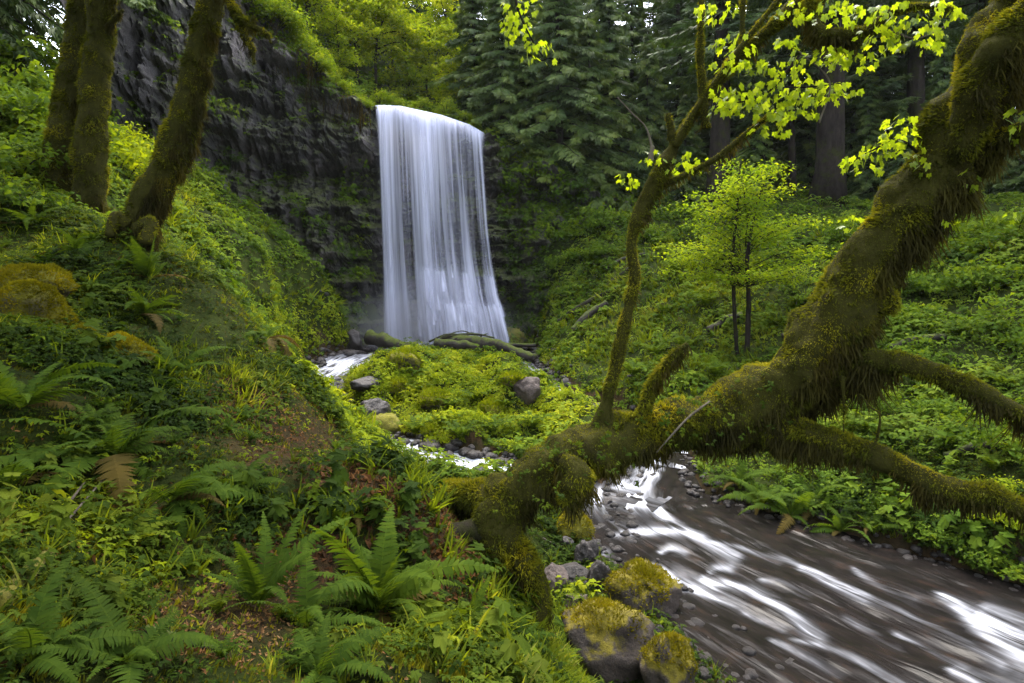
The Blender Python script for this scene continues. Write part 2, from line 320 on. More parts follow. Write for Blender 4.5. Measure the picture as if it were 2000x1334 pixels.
# ================================================================== CLIFF
def cliff_point(s, t):
    """s along the line in photo columns, t 0 foot .. 1 rim"""
    px = s; D = np.interp(px, [c[0] for c in CL], [c[1] for c in CL]); bot = np.interp(px, [c[0] for c in CL], [c[2] for c in CL]); top = np.interp(px, [c[0] for c in CL], [c[3] for c in CL])
    x = (px - 1000) / FPX * D; zb = EYE - (bot - HOR) / FPX * D - 2.5; zt = EYE - (top - HOR) / FPX * D
    z = zb + (zt - zb) * t
    # brow that overhangs, alcove under it, foot that steps out
    lf = sstep(960, 700, px)
    hz = z - EYE
    prof = lf * (1.5 * sstep(6.2, 8.6, hz) - 1.3 * np.exp(-((hz - 6.2) / 1.2) ** 2) + .5 * np.exp(-((hz - 3.2) / 2.) ** 2)) + .9 * sstep(1, -4, hz)
    p = np.stack([x, D, z], -1)
    col = fbm(p * np.array([.8, .8, .28]), 4)                                    # columns
    led = fbm(p * np.array([.22, .22, 1.15]) + 5, 4)                             # ledges
    blk = np.round(fbm(p * .55 + 31, 2) * 3) / 3
    fin = fbm(p * 2.3 + 9, 4)
    crk = np.minimum(np.abs(vnoise(p * np.array([1.1, 1.1, .35]) + 60)), np.abs(vnoise(p * np.array([.6, .6, 1.0]) + 90)) * 1.3); out = prof + .7 * col + .85 * led + .8 * blk + .3 * fin + .5 * np.minimum(crk * 4, 1) + .35 * np.round(fbm(p * np.array([1.4, 1.4, 1.]) + 77, 2) * 2.5) / 2.5
    out = out * (1 - .75 * np.exp(-((px - 840) / 115.) ** 8))                      # kept flat behind the fall
    dirn = -unit(np.stack([x * .55, D, 0 * D], -1))
    return p + dirn * out[..., None]
cs = np.linspace(150, 1340, 520); ct = np.linspace(0, 1, 240)
S, T = np.meshgrid(cs, ct); cv = cliff_point(S, T)
nx = len(cs); i = (np.arange(len(ct) - 1)[:, None] * nx + np.arange(nx - 1)[None]).ravel(); cq = np.stack([i, i + 1, i + nx + 1, i + nx], -1)
# the rim turns back into the hill
rim = cv[-1] + np.array([0, 1.6, .15]); k0 = len(cv.reshape(-1, 3)); rimq = np.stack([(len(ct) - 1) * nx + np.arange(nx - 1), (len(ct) - 1) * nx + np.arange(1, nx), k0 + np.arange(1, nx), k0 + np.arange(nx - 1)], -1)
def cliff_mat():
    m, n, l, b, out = mat('basalt'); g = n.new('ShaderNodeNewGeometry'); P = g.outputs['Position']
    mp = n.new('ShaderNodeMapping'); mp.inputs['Scale'].default_value = (1, 1, .45); l.new(P, mp.inputs[0])
    a = noise(n, l, 1.1, 9, .75, mp.outputs[0]); r = ramp(n, [(.011, .010, .010), (.038, .034, .034), (.085, .076, .077), (.17, .152, .155)], [.3, .46, .6, .76]); l.new(a.outputs['Fac'], r.inputs[0]); pt = noise(n, l, .28, 4, .6, P); rp = ramp(n, [(.35, .33, .32), (.8, .78, .78), (1.9, 1.75, 1.75)], [.34, .5, .66]); l.new(pt.outputs['Fac'], rp.inputs[0])
    rcol = mixc(n, l, 1., r.outputs[0], rp.outputs[0], 'MULTIPLY')
    # moss and low plants on what faces up, and in patches
    sx = n.new('ShaderNodeSeparateXYZ'); l.new(g.outputs['Normal'], sx.inputs[0])
    n2 = noise(n, l, .6, 7, .7, P); ma = n.new('ShaderNodeMath'); ma.operation = 'MULTIPLY_ADD'; ma.inputs[1].default_value = .3; l.new(sx.outputs[2], ma.inputs[0]); l.new(n2.outputs['Fac'], ma.inputs[2])
    r2 = ramp(n, [(0, 0, 0), (1, 1, 1)], [.52, .66]); l.new(ma.outputs[0], r2.inputs[0])
    n3 = noise(n, l, 5, 6, .75, P); r3 = ramp(n, [(.02, .022, .006), (.045, .05, .01), (.05, .08, .014)], [.3, .5, .72]); l.new(n3.outputs['Fac'], r3.inputs[0])
    l.new(mixc(n, l, r2.outputs[0], rcol, r3.outputs[0]), b.inputs['Base Color']); b.inputs['Roughness'].default_value = .6; b.inputs['Specular IOR Level'].default_value = .35
    c = noise(n, l, 6, 10, .78, mp.outputs[0]); bump(n, l, b, c.outputs['Fac'], 1., .16); return m
M_cliff = cliff_mat()
bf = Buf(); bf.add(np.vstack([cv.reshape(-1, 3), rim]), None, np.vstack([cq, rimq])); ob('cliff', bf.mesh('cliff', [M_cliff], False), kind='structure')

# ================================================================== WATER
def water_mat():
    m, n, l, b, out = mat('stream_water')
    tc = n.new('ShaderNodeUVMap'); at = n.new('ShaderNodeAttribute'); at.attribute_name = 'var'
    mp = n.new('ShaderNodeMapping'); mp.inputs['Scale'].default_value = (.35, 1.3, 1); l.new(tc.outputs[0], mp.inputs[0])
    a = noise(n, l, 1.6, 4, .5, mp.outputs[0], .9)
    mp2 = n.new('ShaderNodeMapping'); mp2.inputs['Scale'].default_value = (.4, 3.6, 1); l.new(tc.outputs[0], mp2.inputs[0])
    c = noise(n, l, 2.2, 4, .5, mp2.outputs[0], .8)
    s = n.new('ShaderNodeMath'); s.operation = 'MULTIPLY_ADD'; s.inputs[1].default_value = .8; l.new(c.outputs['Fac'], s.inputs[0]); l.new(a.outputs['Fac'], s.inputs[2])
    mod = n.new('ShaderNodeMapRange'); mod.inputs[1].default_value = .62; mod.inputs[2].default_value = 1.18; mod.inputs[3].default_value = -.1; mod.inputs[4].default_value = 1.75; mod.clamp = False; l.new(s.outputs[0], mod.inputs[0])
    t = n.new('ShaderNodeMath'); t.operation = 'MULTIPLY'; l.new(at.outputs['Fac'], t.inputs[0]); l.new(mod.outputs[0], t.inputs[1])
    r = n.new('ShaderNodeMapRange'); r.interpolation_type = 'SMOOTHSTEP'; r.inputs[1].default_value = .02; r.inputs[2].default_value = 1.15; r.inputs[3].default_value = 0; r.inputs[4].default_value = .88; l.new(t.outputs[0], r.inputs[0])
    # bed colours seen through shallow moving water
    mp3 = n.new('ShaderNodeMapping'); mp3.inputs['Scale'].default_value = (.9, 1.6, 1); l.new(tc.outputs[0], mp3.inputs[0])
    d_ = noise(n, l, 2.4, 7, .7, mp3.outputs[0]); rb = ramp(n, [(.005, .0045, .004), (.011, .009, .008), (.026, .016, .011)], [.35, .55, .75]); l.new(d_.outputs['Fac'], rb.inputs[0])
    l.new(rb.outputs[0], b.inputs['Base Color']); b.inputs['Roughness'].default_value = .2; b.inputs['IOR'].default_value = 1.33; b.inputs['Specular IOR Level'].default_value = .12
    hb = n.new('ShaderNodeMath'); hb.operation = 'ADD'; l.new(s.outputs[0], hb.inputs[0]); l.new(c.outputs['Fac'], hb.inputs[1])
    bump(n, l, b, hb.outputs[0], .14, .08)
    f = n.new('ShaderNodeBsdfPrincipled'); f.inputs['Base Color'].default_value = (.64, .66, .73, 1); f.inputs['Roughness'].default_value = .6
    ms = n.new('ShaderNodeMixShader'); l.new(r.outputs[0], ms.inputs[0]); l.new(b.outputs[0], ms.inputs[1]); l.new(f.outputs[0], ms.inputs[2]); l.new(ms.outputs[0], out.inputs[0])
    return m
M_water = water_mat()
def ribbon(name, c, foam, nt_=26, lift=0., steep=None, over=.5):
    p = c[:, :2]; t = unit(np.gradient(p, axis=0)); nrm = np.stack([-t[:, 1], t[:, 0]], -1); L = np.concatenate([[0], np.cumsum(np.linalg.norm(np.diff(p, axis=0), axis=1))])
    # resample densely
    Ls = np.arange(0, L[-1], .06); px = np.interp(Ls, L, p[:, 0]); py = np.interp(Ls, L, p[:, 1]); nx_ = np.interp(Ls, L, nrm[:, 0]); ny_ = np.interp(Ls, L, nrm[:, 1]); hw = np.interp(Ls, L, c[:, 2]) + over
    q = np.linspace(-1, 1, nt_)
    X = px[:, None] + nx_[:, None] * hw[:, None] * q; Y = py[:, None] + ny_[:, None] * hw[:, None] * q
    U = np.broadcast_to(Ls[:, None], X.shape); V = hw[:, None] * q
    Z = zw(Y) + lift
    Z = Z + .035 * fbm(np.stack([U * .9, V * 2.2, 0 * U], -1), 3) + .05 * foam(X, Y) * fbm(np.stack([U * 1.6, V * 2.4, 0 * U + 4], -1), 3)
    n_, k = X.shape; i = (np.arange(n_ - 1)[:, None] * k + np.arange(k - 1)[None]).ravel()
    b_ = Buf(); b_.add(np.stack([X, Y, Z], -1), None, np.stack([i, i + 1, i + k + 1, i + k], -1), foam(X, Y).ravel())
    return ob(name, b_.mesh(name, [M_water], True, np.stack([U, V], -1).reshape(-1, 2)), kind='structure')
def blob(x, y, px, py, D, r, el=1.0, ang=0.):
    c = W(px, py, D); dx, dy = x - c[0], y - c[1]; ca, sa = math.cos(ang), math.sin(ang)
    return np.exp(-(((dx * ca + dy * sa) / (r * el)) ** 2 + ((-dx * sa + dy * ca) / r) ** 2))
def Wt(px, py):
    """where the line through a photo pixel meets the water level"""
    D = 10.
    for _ in range(30): D = .5 * D + .5 * (EYE - float(zw(D))) / ((py - HOR) / FPX)
    return D
# crests of white water, followed along the current: points (x, y in the photo), half-width, strength
CREST = [([(1285, 898), (1240, 938), (1215, 962), (1200, 988)], 17, 1.), ([(1300, 902), (1270, 935), (1245, 955)], 9, .8), ([(1195, 978), (1250, 986), (1295, 1002)], 8, 1.), ([(1275, 985), (1310, 1010), (1350, 1040), (1372, 1050)], 4.5, .7), ([(1190, 1002), (1218, 1006)], 5, .8), ([(1195, 1046), (1240, 1037), (1300, 1040), (1350, 1046), (1400, 1070), (1440, 1086)], 6, .75),
         ([(1285, 1076), (1310, 1070), (1338, 1080)], 4, .8), ([(1265, 1104), (1300, 1114), (1350, 1136), (1385, 1150)], 9, .95), ([(1370, 1128), (1395, 1108), (1425, 1108)], 5, .85), ([(1370, 1128), (1420, 1140), (1480, 1160), (1530, 1190), (1570, 1225), (1600, 1245)], 8, 1.), ([(1325, 1152), (1350, 1146), (1400, 1162), (1450, 1185)], 6, .7), ([(1440, 1050), (1500, 1075), (1550, 1100), (1600, 1130), (1660, 1155), (1720, 1180), (1760, 1195), (1830, 1225), (1900, 1262), (1960, 1300)], 4.5, .6),
         ([(1555, 1110), (1590, 1118), (1640, 1145), (1690, 1170)], 6, .75), ([(1660, 1105), (1690, 1125), (1730, 1146), (1790, 1170)], 4, .7), ([(1822, 1162), (1870, 1186), (1900, 1216), (1940, 1250), (2000, 1292)], 9, .95), ([(1900, 1196), (1960, 1226), (2030, 1270), (2120, 1320)], 26, .75), ([(1450, 1190), (1480, 1205), (1530, 1226)], 4, .6), ([(1540, 1246), (1620, 1266), (1700, 1302), (1770, 1340)], 5, .6), ([(1850, 1306), (1900, 1330), (1980, 1380)], 12, .8), ([(1480, 1130), (1520, 1140), (1580, 1170)], 4, .4), ([(1390, 1060), (1460, 1072), (1520, 1100)], 5, .4), ([(1500, 1245), (1560, 1275), (1640, 1320)], 5, .45), ([(1740, 1230), (1800, 1260), (1880, 1300)], 5, .45), ([(1640, 1200), (1700, 1230), (1760, 1262)], 5, .4), ([(1180, 955), (1165, 975), (1150, 985)], 8, .7), ([(1060, 1088), (1100, 1096), (1120, 1105)], 9, .5), ([(1160, 1085), (1185, 1078)], 5, .6)]
def foam_main(x, y):
    z = zw(y); yy = np.maximum(y, .5); px = 1000 + x / yy * FPX; py = HOR + (EYE - z) / yy * FPX; f = .015 + 0 * x
    for pts, wd, st in CREST:
        c = catmull(np.array(pts, float), 5); best = np.full(x.shape, 1e9); tt = np.zeros(x.shape)
        for k in range(len(c) - 1):
            ab = c[k + 1] - c[k]; t = np.clip(((px - c[k, 0]) * ab[0] + (py - c[k, 1]) * ab[1]) / (ab @ ab), 0, 1); dd = np.hypot(px - c[k, 0] - t * ab[0], py - c[k, 1] - t * ab[1]); m = dd < best; best = np.where(m, dd, best); tt = np.where(m, (k + t) / (len(c) - 1), tt)
        f = f + .82 * st * (.6 * np.exp(-(best / (wd * (.75 + 1.1 * tt))) ** 2) +   .2 * np.exp(-(best / (wd * (1.6 + 2.2 * tt))) ** 2)) * (1 - .5 * tt) * np.clip(tt * 9 + .25, 0, 1)
    return np.clip(f, 0, 1)
ribbon('stream', CH['stream'], foam_main, 120)
ribbon('left_brook', CH['left_brook'], lambda x, y: np.clip(.12 + .6 * np.exp(-((y - 27.5) / 2.6) ** 2) + .75 * np.exp(-((y - 14.6) / 1.5) ** 2), 0, 1), 22, -.012, over=.35)
ribbon('right_brook', CH['right_brook'], lambda x, y: np.clip(.15 + .4 * np.exp(-((y - 24) / 3.5) ** 2) + .5 * np.exp(-((y - 14.8) / 1.2) ** 2), 0, 1), 20, -.006, over=.35)
# plunge pool
th = np.linspace(0, 2 * np.pi, 60, endpoint=False); rr = np.linspace(.02, 1.12, 26); TH, RR = np.meshgrid(th, rr)
pv = np.stack([POOL[0] + POOL[2] * RR * np.cos(TH), POOL[1] + POOL[3] * RR * np.sin(TH), EYE - 3.31 + .04 * fbm(np.stack([RR * 9 * np.cos(TH), RR * 9 * np.sin(TH), TH * 0], -1), 3)], -1)
i = (np.arange(25)[:, None] * 60 + np.arange(60)[None]); j = np.arange(25)[:, None] * 60 + (np.arange(60)[None] + 1) % 60
pf = np.clip(.1 + .7 * sstep(33.8, 36.5, pv[..., 1]), 0, 1)
bf = Buf(); bf.add(pv, None, np.stack([i, j, j + 60, i + 60], -1).reshape(-1, 4), pf.ravel()); ob('plunge_pool', bf.mesh('pool', [M_water], True, pv[..., :2].reshape(-1, 2)), kind='structure')

# waterfall: layered sheets of falling water
def fall_mat():
    m, n, l, b, out = mat('falling_water')
    tc = n.new('ShaderNodeUVMap'); at = n.new('ShaderNodeAttribute'); at.attribute_name = 'var'
    def streak(su, sv, det, off):
        mp = n.new('ShaderNodeMapping'); mp.inputs['Scale'].default_value = (su, sv, 1); mp.inputs['Location'].default_value = (off, off * .37, off); l.new(tc.outputs[0], mp.inputs[0])
        return noise(n, l, 1., det, .55, mp.outputs[0]).outputs['Fac']
    a = streak(1.5, .035, 3, 3.1); c = streak(5.5, .06, 4, 7.7); e = streak(19, .09, 2, 1.3)
    s1 = n.new('ShaderNodeMath'); s1.operation = 'MULTIPLY_ADD'; s1.inputs[1].default_value = .75; l.new(c, s1.inputs[0]); l.new(a, s1.inputs[2])
    s2 = n.new('ShaderNodeMath'); s2.operation = 'MULTIPLY_ADD'; s2.inputs[1].default_value = .14; l.new(e, s2.inputs[0]); l.new(s1.outputs[0], s2.inputs[2])
    s3 = n.new('ShaderNodeMath'); s3.operation = 'ADD'; l.new(s2.outputs[0], s3.inputs[0]); l.new(at.outputs['Fac'], s3.inputs[1])
    r = ramp(n, [(0, 0, 0), (.35, .35, .35), (1, 1, 1)], [.78, .98, 1.0]); 
    mr = n.new('ShaderNodeMapRange'); mr.interpolation_type = 'SMOOTHSTEP'; mr.inputs[1].default_value = .84; mr.inputs[2].default_value = 1.5; mr.inputs[3].default_value = 0.; mr.inputs[4].default_value = 1.; l.new(s3.outputs[0], mr.inputs[0])
    df = n.new('ShaderNodeBsdfDiffuse'); df.inputs[0].default_value = (.62, .63, .76, 1)
    tl = n.new('ShaderNodeBsdfTranslucent'); tl.inputs[0].default_value = (.62, .63, .76, 1)
    m1 = n.new('ShaderNodeMixShader'); m1.inputs[0].default_value = .4; l.new(df.outputs[0], m1.inputs[1]); l.new(tl.outputs[0], m1.inputs[2])
    tp = n.new('ShaderNodeBsdfTransparent'); m2 = n.new('ShaderNodeMixShader'); l.new(mr.outputs[0], m2.inputs[0]); l.new(tp.outputs[0], m2.inputs[1]); l.new(m1.outputs[0], m2.inputs[2]); l.new(m2.outputs[0], out.inputs[0])
    n.remove(r); return m
M_fall = fall_mat()
def fall_sheet(buf, uvl, q0, q1, t0, t1, off, bias, nq=150, ntt=70, fade=.06, seed=0., tf=.09):
    q = np.linspace(q0, q1, nq); t = np.linspace(t0, t1, ntt); Q, T = np.meshgrid(q, t)
    topx = 728 + 222 * Q; topy = np.interp(Q, [0, .1, .25, .6, .85, 1], [206, 205, 207, 224, 243, 262])
    bx0 = 742; bx1 = np.interp(T, [0, .45, .62, .78, .86, 1], [950, 964, 972, 984, 994, 1008])
    botx = bx0 + (bx1 - bx0) * Q
    PX = topx + (botx - topx) * np.minimum(1, T * 1.02); PX = np.where(T > .0, 728 + 14 * T + (bx1 - 728 - 14 * T) * Q - (1 - T) * 0, PX)
    PY = topy + (672 - topy) * T
    D = 35.55 - .35 * np.sin(np.pi * Q) + .25 * vnoise(np.stack([Q * 13 + seed, T * .3, 0 * Q + seed], -1)) - off
    D = D + .9 * np.exp(-T * 30)                                                   # rolls over the lip
    st = sstep(.58 + .1 * np.sin(Q * 7), 1.0, T) * sstep(.12, .5, Q)
    D = D - st * (1.5 + .5 * fbm(np.stack([Q * 5, T * 3, 0 * Q + seed], -1), 3))   # thrown forward over the rocks at the foot
    P = np.stack([(PX - 1000) / FPX * D, D, EYE - (PY - HOR) / FPX * D], -1)
    a = bias + 0 * Q + .35 * np.exp(-T * 22) + .16 * sstep(.55, .9, T)
    edge = np.minimum((Q - q0) / fade, (q1 - Q) / fade); a = a - .8 * (1 - np.clip(edge, 0, 1)) 
    if t0 > 0: a = a - .9 * (1 - np.clip((T - t0) / tf, 0, 1))
    a = a + .30 * np.exp(-((Q - .42) / .16) ** 2) * sstep(.9, .1, T) - .12 * np.exp(-((Q - .78) / .1) ** 2) + .15 * np.exp(-((Q - .1) / .07) ** 2) - .14 * np.exp(-((Q - .27) / .06) ** 2) * sstep(0., .2, T)
    i = (np.arange(ntt - 1)[:, None] * nq + np.arange(nq - 1)[None]).ravel()
    buf.add(P, None, np.stack([i, i + 1, i + nq + 1, i + nq], -1), a.ravel()); uvl.append(np.stack([Q * 7 + seed, T * 14 + seed * 3 + .25 * vnoise(np.stack([Q * 9, T * 2, 0 * T], -1))], -1).reshape(-1, 2))
bf = Buf(); uvl = []
fall_sheet(bf, uvl, 0, 1, 0, 1, 0, .19, seed=0.)
fall_sheet(bf, uvl, .0, .99, 0, 1, .35, -.12, seed=5.)
fall_sheet(bf, uvl, .25, 1.0, .6, 1, .8, .05, seed=9.)
fall_sheet(bf, uvl, .45, 1.0, .74, 1, 1.5, .05, seed=13.)
for k in range(22):                        # water breaking white on the rock steps of the lower third
    q0 = rng.uniform(.22, .93); wq = rng.uniform(.05, .12); t0 = rng.uniform(.56, .9) - .12 * (q0 - .5); fall_sheet(bf, uvl, q0, min(1.03, q0 + wq), t0, min(1.0, t0 + rng.uniform(.12, .3)), rng.uniform(.7, 1.6), .24, 18, 20, wq * .5, 20. + k, .16)
ob('waterfall', bf.mesh('waterfall', [M_fall], True, np.concatenate(uvl)), kind='structure')
# ================================================================== PLACING
_T = np.geomspace(1.3, 70, 420)
def G(px, py, lift=0.):
    """where the line through a photo pixel meets the valley floor"""
    dx, dz = (px - 1000) / FPX, -(py - HOR) / FPX
    h = H(dx * _T, _T) - (EYE + dz * _T); k = np.argmax(h > 0)
    if not (h > 0).any(): k = len(_T) - 1
    D = _T[k]
    if k > 0: D = _T[k - 1] + (_T[k] - _T[k - 1]) * (-h[k - 1]) / (h[k] - h[k - 1] + 1e-9)
    return np.array([dx * D, D, EYE + dz * D + lift])
ORD = ['first', 'second', 'third', 'fourth', 'fifth', 'sixth', 'seventh', 'eighth', 'ninth', 'tenth', 'eleventh', 'twelfth', 'thirteenth', 'fourteenth', 'fifteenth', 'sixteenth', 'seventeenth', 'eighteenth', 'nineteenth', 'twentieth']
def photo(p): return 1000 + p[0] / p[1] * FPX, HOR + (EYE - p[2]) / p[1] * FPX
def name_row(objs, text, group):
    """labels for look-alikes of one place, told apart by their order from the left"""
    objs = sorted(objs, key=lambda o: o.location.x / max(o.location.y, .1))
    for k, o in enumerate(objs):
        o['group'] = group
        if len(objs) == 1: o['label'] = text
        elif k == 0: o['label'] = text + ', leftmost'
        elif k == len(objs) - 1: o['label'] = text + ', rightmost'
        else: o['label'] = text + ', %s from the left' % ORD[k] if k < len(ORD) else text + ', %s from the right' % ORD[len(objs) - 1 - k]
def copy_tree(o, loc, rz=0., s=1., parent=None):
    r = o.copy(); C.objects.link(r)
    if parent is None: r.location = Vector(loc); r.rotation_euler = (0, 0, rz); r.scale = (s, s, s)
    else: r.parent = parent
    for ch in list(o.children): copy_tree(ch, None, 0, 1, r)
    return r

# leaf materials
M_herb = leaf_mat('herb_leaf', [(.016, .030, .006), (.034, .060, .007), (.065, .098, .010), (.12, .15, .016)], .45)
M_shrub = leaf_mat('shrub_leaf', [(.03, .058, .009), (.058, .105, .011), (.10, .155, .015), (.15, .20, .02)], .45)
M_lush_lit = leaf_mat('lush_lit_leaf', [(.085, .13, .008), (.145, .20, .01), (.21, .265, .013), (.28, .31, .02)], .5)  # bright leaf colour, partly standing in for light on the island and grass
M_grass = leaf_mat('grass_blade', [(.06, .085, .008), (.10, .14, .01), (.15, .19, .014), (.2, .2, .04)], .5)
M_fern = leaf_mat('fern_frond', [(.018, .040, .008), (.036, .068, .009), (.066, .105, .011), (.11, .145, .015)], .45)
M_dead = leaf_mat('dead_frond', [(.03, .025, .008), (.06, .045, .012), (.10, .075, .022)], .3, tint=(1.3, 1., .6))
M_litter = leaf_mat('leaf_litter', [(.03, .015, .008), (.08, .037, .016), (.14, .068, .028), (.22, .13, .06)], .15, tint=(1, 1, 1))
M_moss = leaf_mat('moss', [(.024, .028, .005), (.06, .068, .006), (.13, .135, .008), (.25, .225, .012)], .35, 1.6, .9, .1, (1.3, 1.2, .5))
M_gold = leaf_mat('golden_moss', [(.07, .065, .006), (.12, .11, .007), (.18, .16, .009), (.24, .2, .012)], .35, 1.6, .9, .02, (1.3, 1.2, .5))
M_gmoss = leaf_mat('green_moss', [(.06, .08, .006), (.10, .135, .007), (.16, .20, .009), (.22, .25, .012)], .4, 1.6, .9, .02, (1.3, 1.2, .5))
M_hang = leaf_mat('hanging_moss', [(.018, .016, .005), (.038, .034, .008), (.065, .06, .011)], .4, 1.6, .9, .1, (1.3, 1.1, .5))
M_maple = leaf_mat('maple_leaf', [(.12, .19, .010), (.17, .25, .013), (.24, .32, .02)], .62, 2., .4, .4)
M_light = leaf_mat('pale_green_leaf', [(.06, .11, .010), (.11, .17, .014), (.17, .23, .018), (.24, .29, .025)], .55)
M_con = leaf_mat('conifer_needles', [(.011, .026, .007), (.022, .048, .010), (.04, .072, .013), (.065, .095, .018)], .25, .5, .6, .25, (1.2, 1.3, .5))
M_cedar = leaf_mat('cedar_needles', [(.017, .038, .009), (.03, .06, .012), (.055, .09, .015), (.095, .13, .022)], .3, .7, .6, .25, (1.2, 1.3, .5))
M_sap = leaf_mat('sapling_leaf', [(.07, .13, .010), (.12, .19, .012), (.18, .25, .015), (.24, .3, .02)], .5)
M_bark = bark_mat('dark_bark', (.009, .007, .006), (.028, .022, .018), (.02, .022, .006), .25)
M_mossbark = bark_mat('mossy_bark', (.014, .011, .007), (.04, .03, .018), (.035, .033, .007), .7)
M_twig = bark_mat('bare_twig', (.06, .05, .035), (.14, .12, .085), None)
M_log = rock_mat('wet_log', (.010, .008, .006), (.04, .03, .022), (.06, .075, .009), .62, .78, .36, .8)
M_rock = rock_mat('wet_stone', (.012, .010, .009), (.042, .033, .029), None, rough=.38)
M_pebble = rock_mat('wet_pebble', (.007, .006, .0055), (.028, .021, .018), None, rough=.4)
M_rockdry = rock_mat('brown_stone', (.03, .021, .017), (.088, .064, .054), (.09, .085, .01), .82, .95, .3)
M_rockmoss = rock_mat('mossy_stone', (.018, .013, .010), (.065, .047, .036), (.13, .105, .008), .66, .74, .34)
M_rockfull = rock_mat('moss_covered_stone', (.03, .024, .012), (.06, .045, .02), (.12, .11, .008), .32, .5, .3)

# templates -------------------------------------------------------------
def t_leaf(L=1., w=.5, droop=.15, fold=.12):
    v = np.array([[0, 0, 0], [-w / 2, .45 * L, fold * w], [0, .5 * L, 0], [w / 2, .45 * L, fold * w], [0, L, -droop * L]])
    return v, np.array([[0, 2, 1], [0, 3, 2], [1, 2, 4], [2, 3, 4]]), np.zeros(5)
def merge(ts):
    n = 0; V = []; F = []; A = []
    for v, f, a in ts: V.append(v); F.append(f + n); A.append(a); n += len(v)
    return np.concatenate(V), np.concatenate(F), np.concatenate(A)
def rx(a): c, s = math.cos(a), math.sin(a); return np.array([[1, 0, 0], [0, c, -s], [0, s, c]])
def rz1(a): c, s = math.cos(a), math.sin(a); return np.array([[c, -s, 0], [s, c, 0], [0, 0, 1]])
def xf(t, rot=None, loc=(0, 0, 0), s=1., da=0.):
    v, f, a = t; v = v * s
    if rot is not None: v = v @ rot.T
    return v + np.asarray(loc), f, a + da
def t_herb(n, seed, lw=.55, ls=.42, leaf=None):
    """low plant: leaflets in threes on short stalks, height about 1"""
    r = np.random.default_rng(seed); out = []
    for k in range(n):
        az = r.uniform(0, 6.28); h = r.uniform(.25, 1.); rad = r.uniform(.1, .55) * (1.2 - .5 * h)
        base = np.array([math.sin(az) * -rad, math.cos(az) * rad, h]); da = r.uniform(-.22, .22)
        for m in (-1, 0, 1):
            out.append(xf((leaf or t_leaf)(1, lw, r.uniform(.1, .4)), rz1(az + m * r.uniform(.8, 1.2)) @ rx(r.uniform(-.55, .35)), base, ls * r.uniform(.7, 1.15) * (1 if m == 0 else .8), da + r.uniform(-.08, .08)))
    return merge(out)
def t_grass(n, seed, w=.035):
    r = np.random.default_rng(seed); out = []
    for k in range(n):
        az = r.uniform(0, 6.28); L = r.uniform(.5, 1.1); lean = r.uniform(.1, .75); cr = r.uniform(.2, .9)
        s = np.array([0, .4, .75, 1.]) * L; ang = np.pi / 2 - lean - cr * s / L; y = np.concatenate([[0], np.cumsum(np.diff(s) * np.cos(ang[:-1]))]); z = np.concatenate([[0], np.cumsum(np.diff(s) * np.sin(ang[:-1]))])
        b0 = r.uniform(-.12, .12, 2)
        v = np.array([[-w, y[0], z[0]], [w, y[0], z[0]], [-w * .8, y[1], z[1]], [w * .8, y[1], z[1]], [-w * .5, y[2], z[2]], [w * .5, y[2], z[2]], [0, y[3], z[3]]]) @ rz1(az).T + np.array([b0[0], b0[1], 0])
        out.append((v, np.array([[0, 1, 3], [0, 3, 2], [2, 3, 5], [2, 5, 4], [4, 5, 6]]), np.full(7, r.uniform(-.25, .25))))
    return merge(out)
def t_frond(seed, npin=24, up=1.15, curl=1.5, wmax=.16, detail=True):
    """one fern frond of length 1 that leaves the crown steeply and arches over"""
    r = np.random.default_rng(seed); N = 14; s = np.linspace(0, 1, N); ang = up - curl * s ** 1.3
    y = np.concatenate([[0], np.cumsum(np.cos(ang[:-1]) / (N - 1))]); z = np.concatenate([[0], np.cumsum(np.sin(ang[:-1]) / (N - 1))])
    sway = .06 * r.uniform(-1, 1) * s ** 2; out = []
    w = .008 * (1.1 - s); v = np.concatenate([np.stack([sway - w, y, z], -1), np.stack([sway + w, y, z], -1)])
    i = np.arange(N - 1); out.append((v, np.concatenate([np.stack([i, i + N, i + N + 1], -1), np.stack([i, i + N + 1, i + 1], -1)]), np.full(2 * N, .25)))
    for k in range(npin):
        t = .1 + .89 * k / (npin - 1); L = wmax * (min(1, (t - .02) / .22) ** .7) * (1 - max(0, (t - .35)) / .66) ** .8 + .008; pw = .55 * .89 / npin
        c = np.array([np.interp(t, s, sway), np.interp(t, s, y), np.interp(t, s, z)]); a = np.interp(t, s, ang); tan = np.array([0, math.cos(a), math.sin(a)]); nr = np.array([0, -math.sin(a), math.cos(a)])
        for sd in (-1, 1):
            dr = np.array([sd, 0, 0]) * .95 + tan * r.uniform(.15, .4) + nr * r.uniform(-.25, .08); dr /= np.linalg.norm(dr)
            LL = L * r.uniform(.85, 1.1); p = c + dr * LL - nr * LL * .12
            v = np.array([c - tan * pw * .9, c + tan * pw * .9, c + dr * LL * .55 + tan * pw * .95, c + dr * LL * .55 - tan * pw * .7, p])
            out.append((v, np.array([[0, 1, 2], [0, 2, 3], [3, 2, 4]]) if detail else np.array([[0, 1, 4], [0, 1, 2]]), np.full(5, r.uniform(-.12, .12) + .15 * t)))
    return merge(out)
def t_blade(n, seed, L=1., w=.16, cone=.7):
    r = np.random.default_rng(seed); out = []
    for k in range(n):
        az = r.uniform(0, 6.28); tl = r.uniform(0, cone); l = L * r.uniform(.5, 1.1)
        d_ = np.array([math.sin(tl) * math.cos(az), math.sin(tl) * math.sin(az), math.cos(tl)]); sd = np.array([-math.sin(az + .7), math.cos(az + .7), 0]) * w * .5; b = np.array([r.uniform(-.4, .4), r.uniform(-.4, .4), -.05])
        out.append((np.array([b - sd, b + sd, b + d_ * l * .6 + sd * .7, b + d_ * l]), np.array([[0, 1, 2], [0, 2, 3]]), np.full(4, r.uniform(-.25, .25))))
    return merge(out)
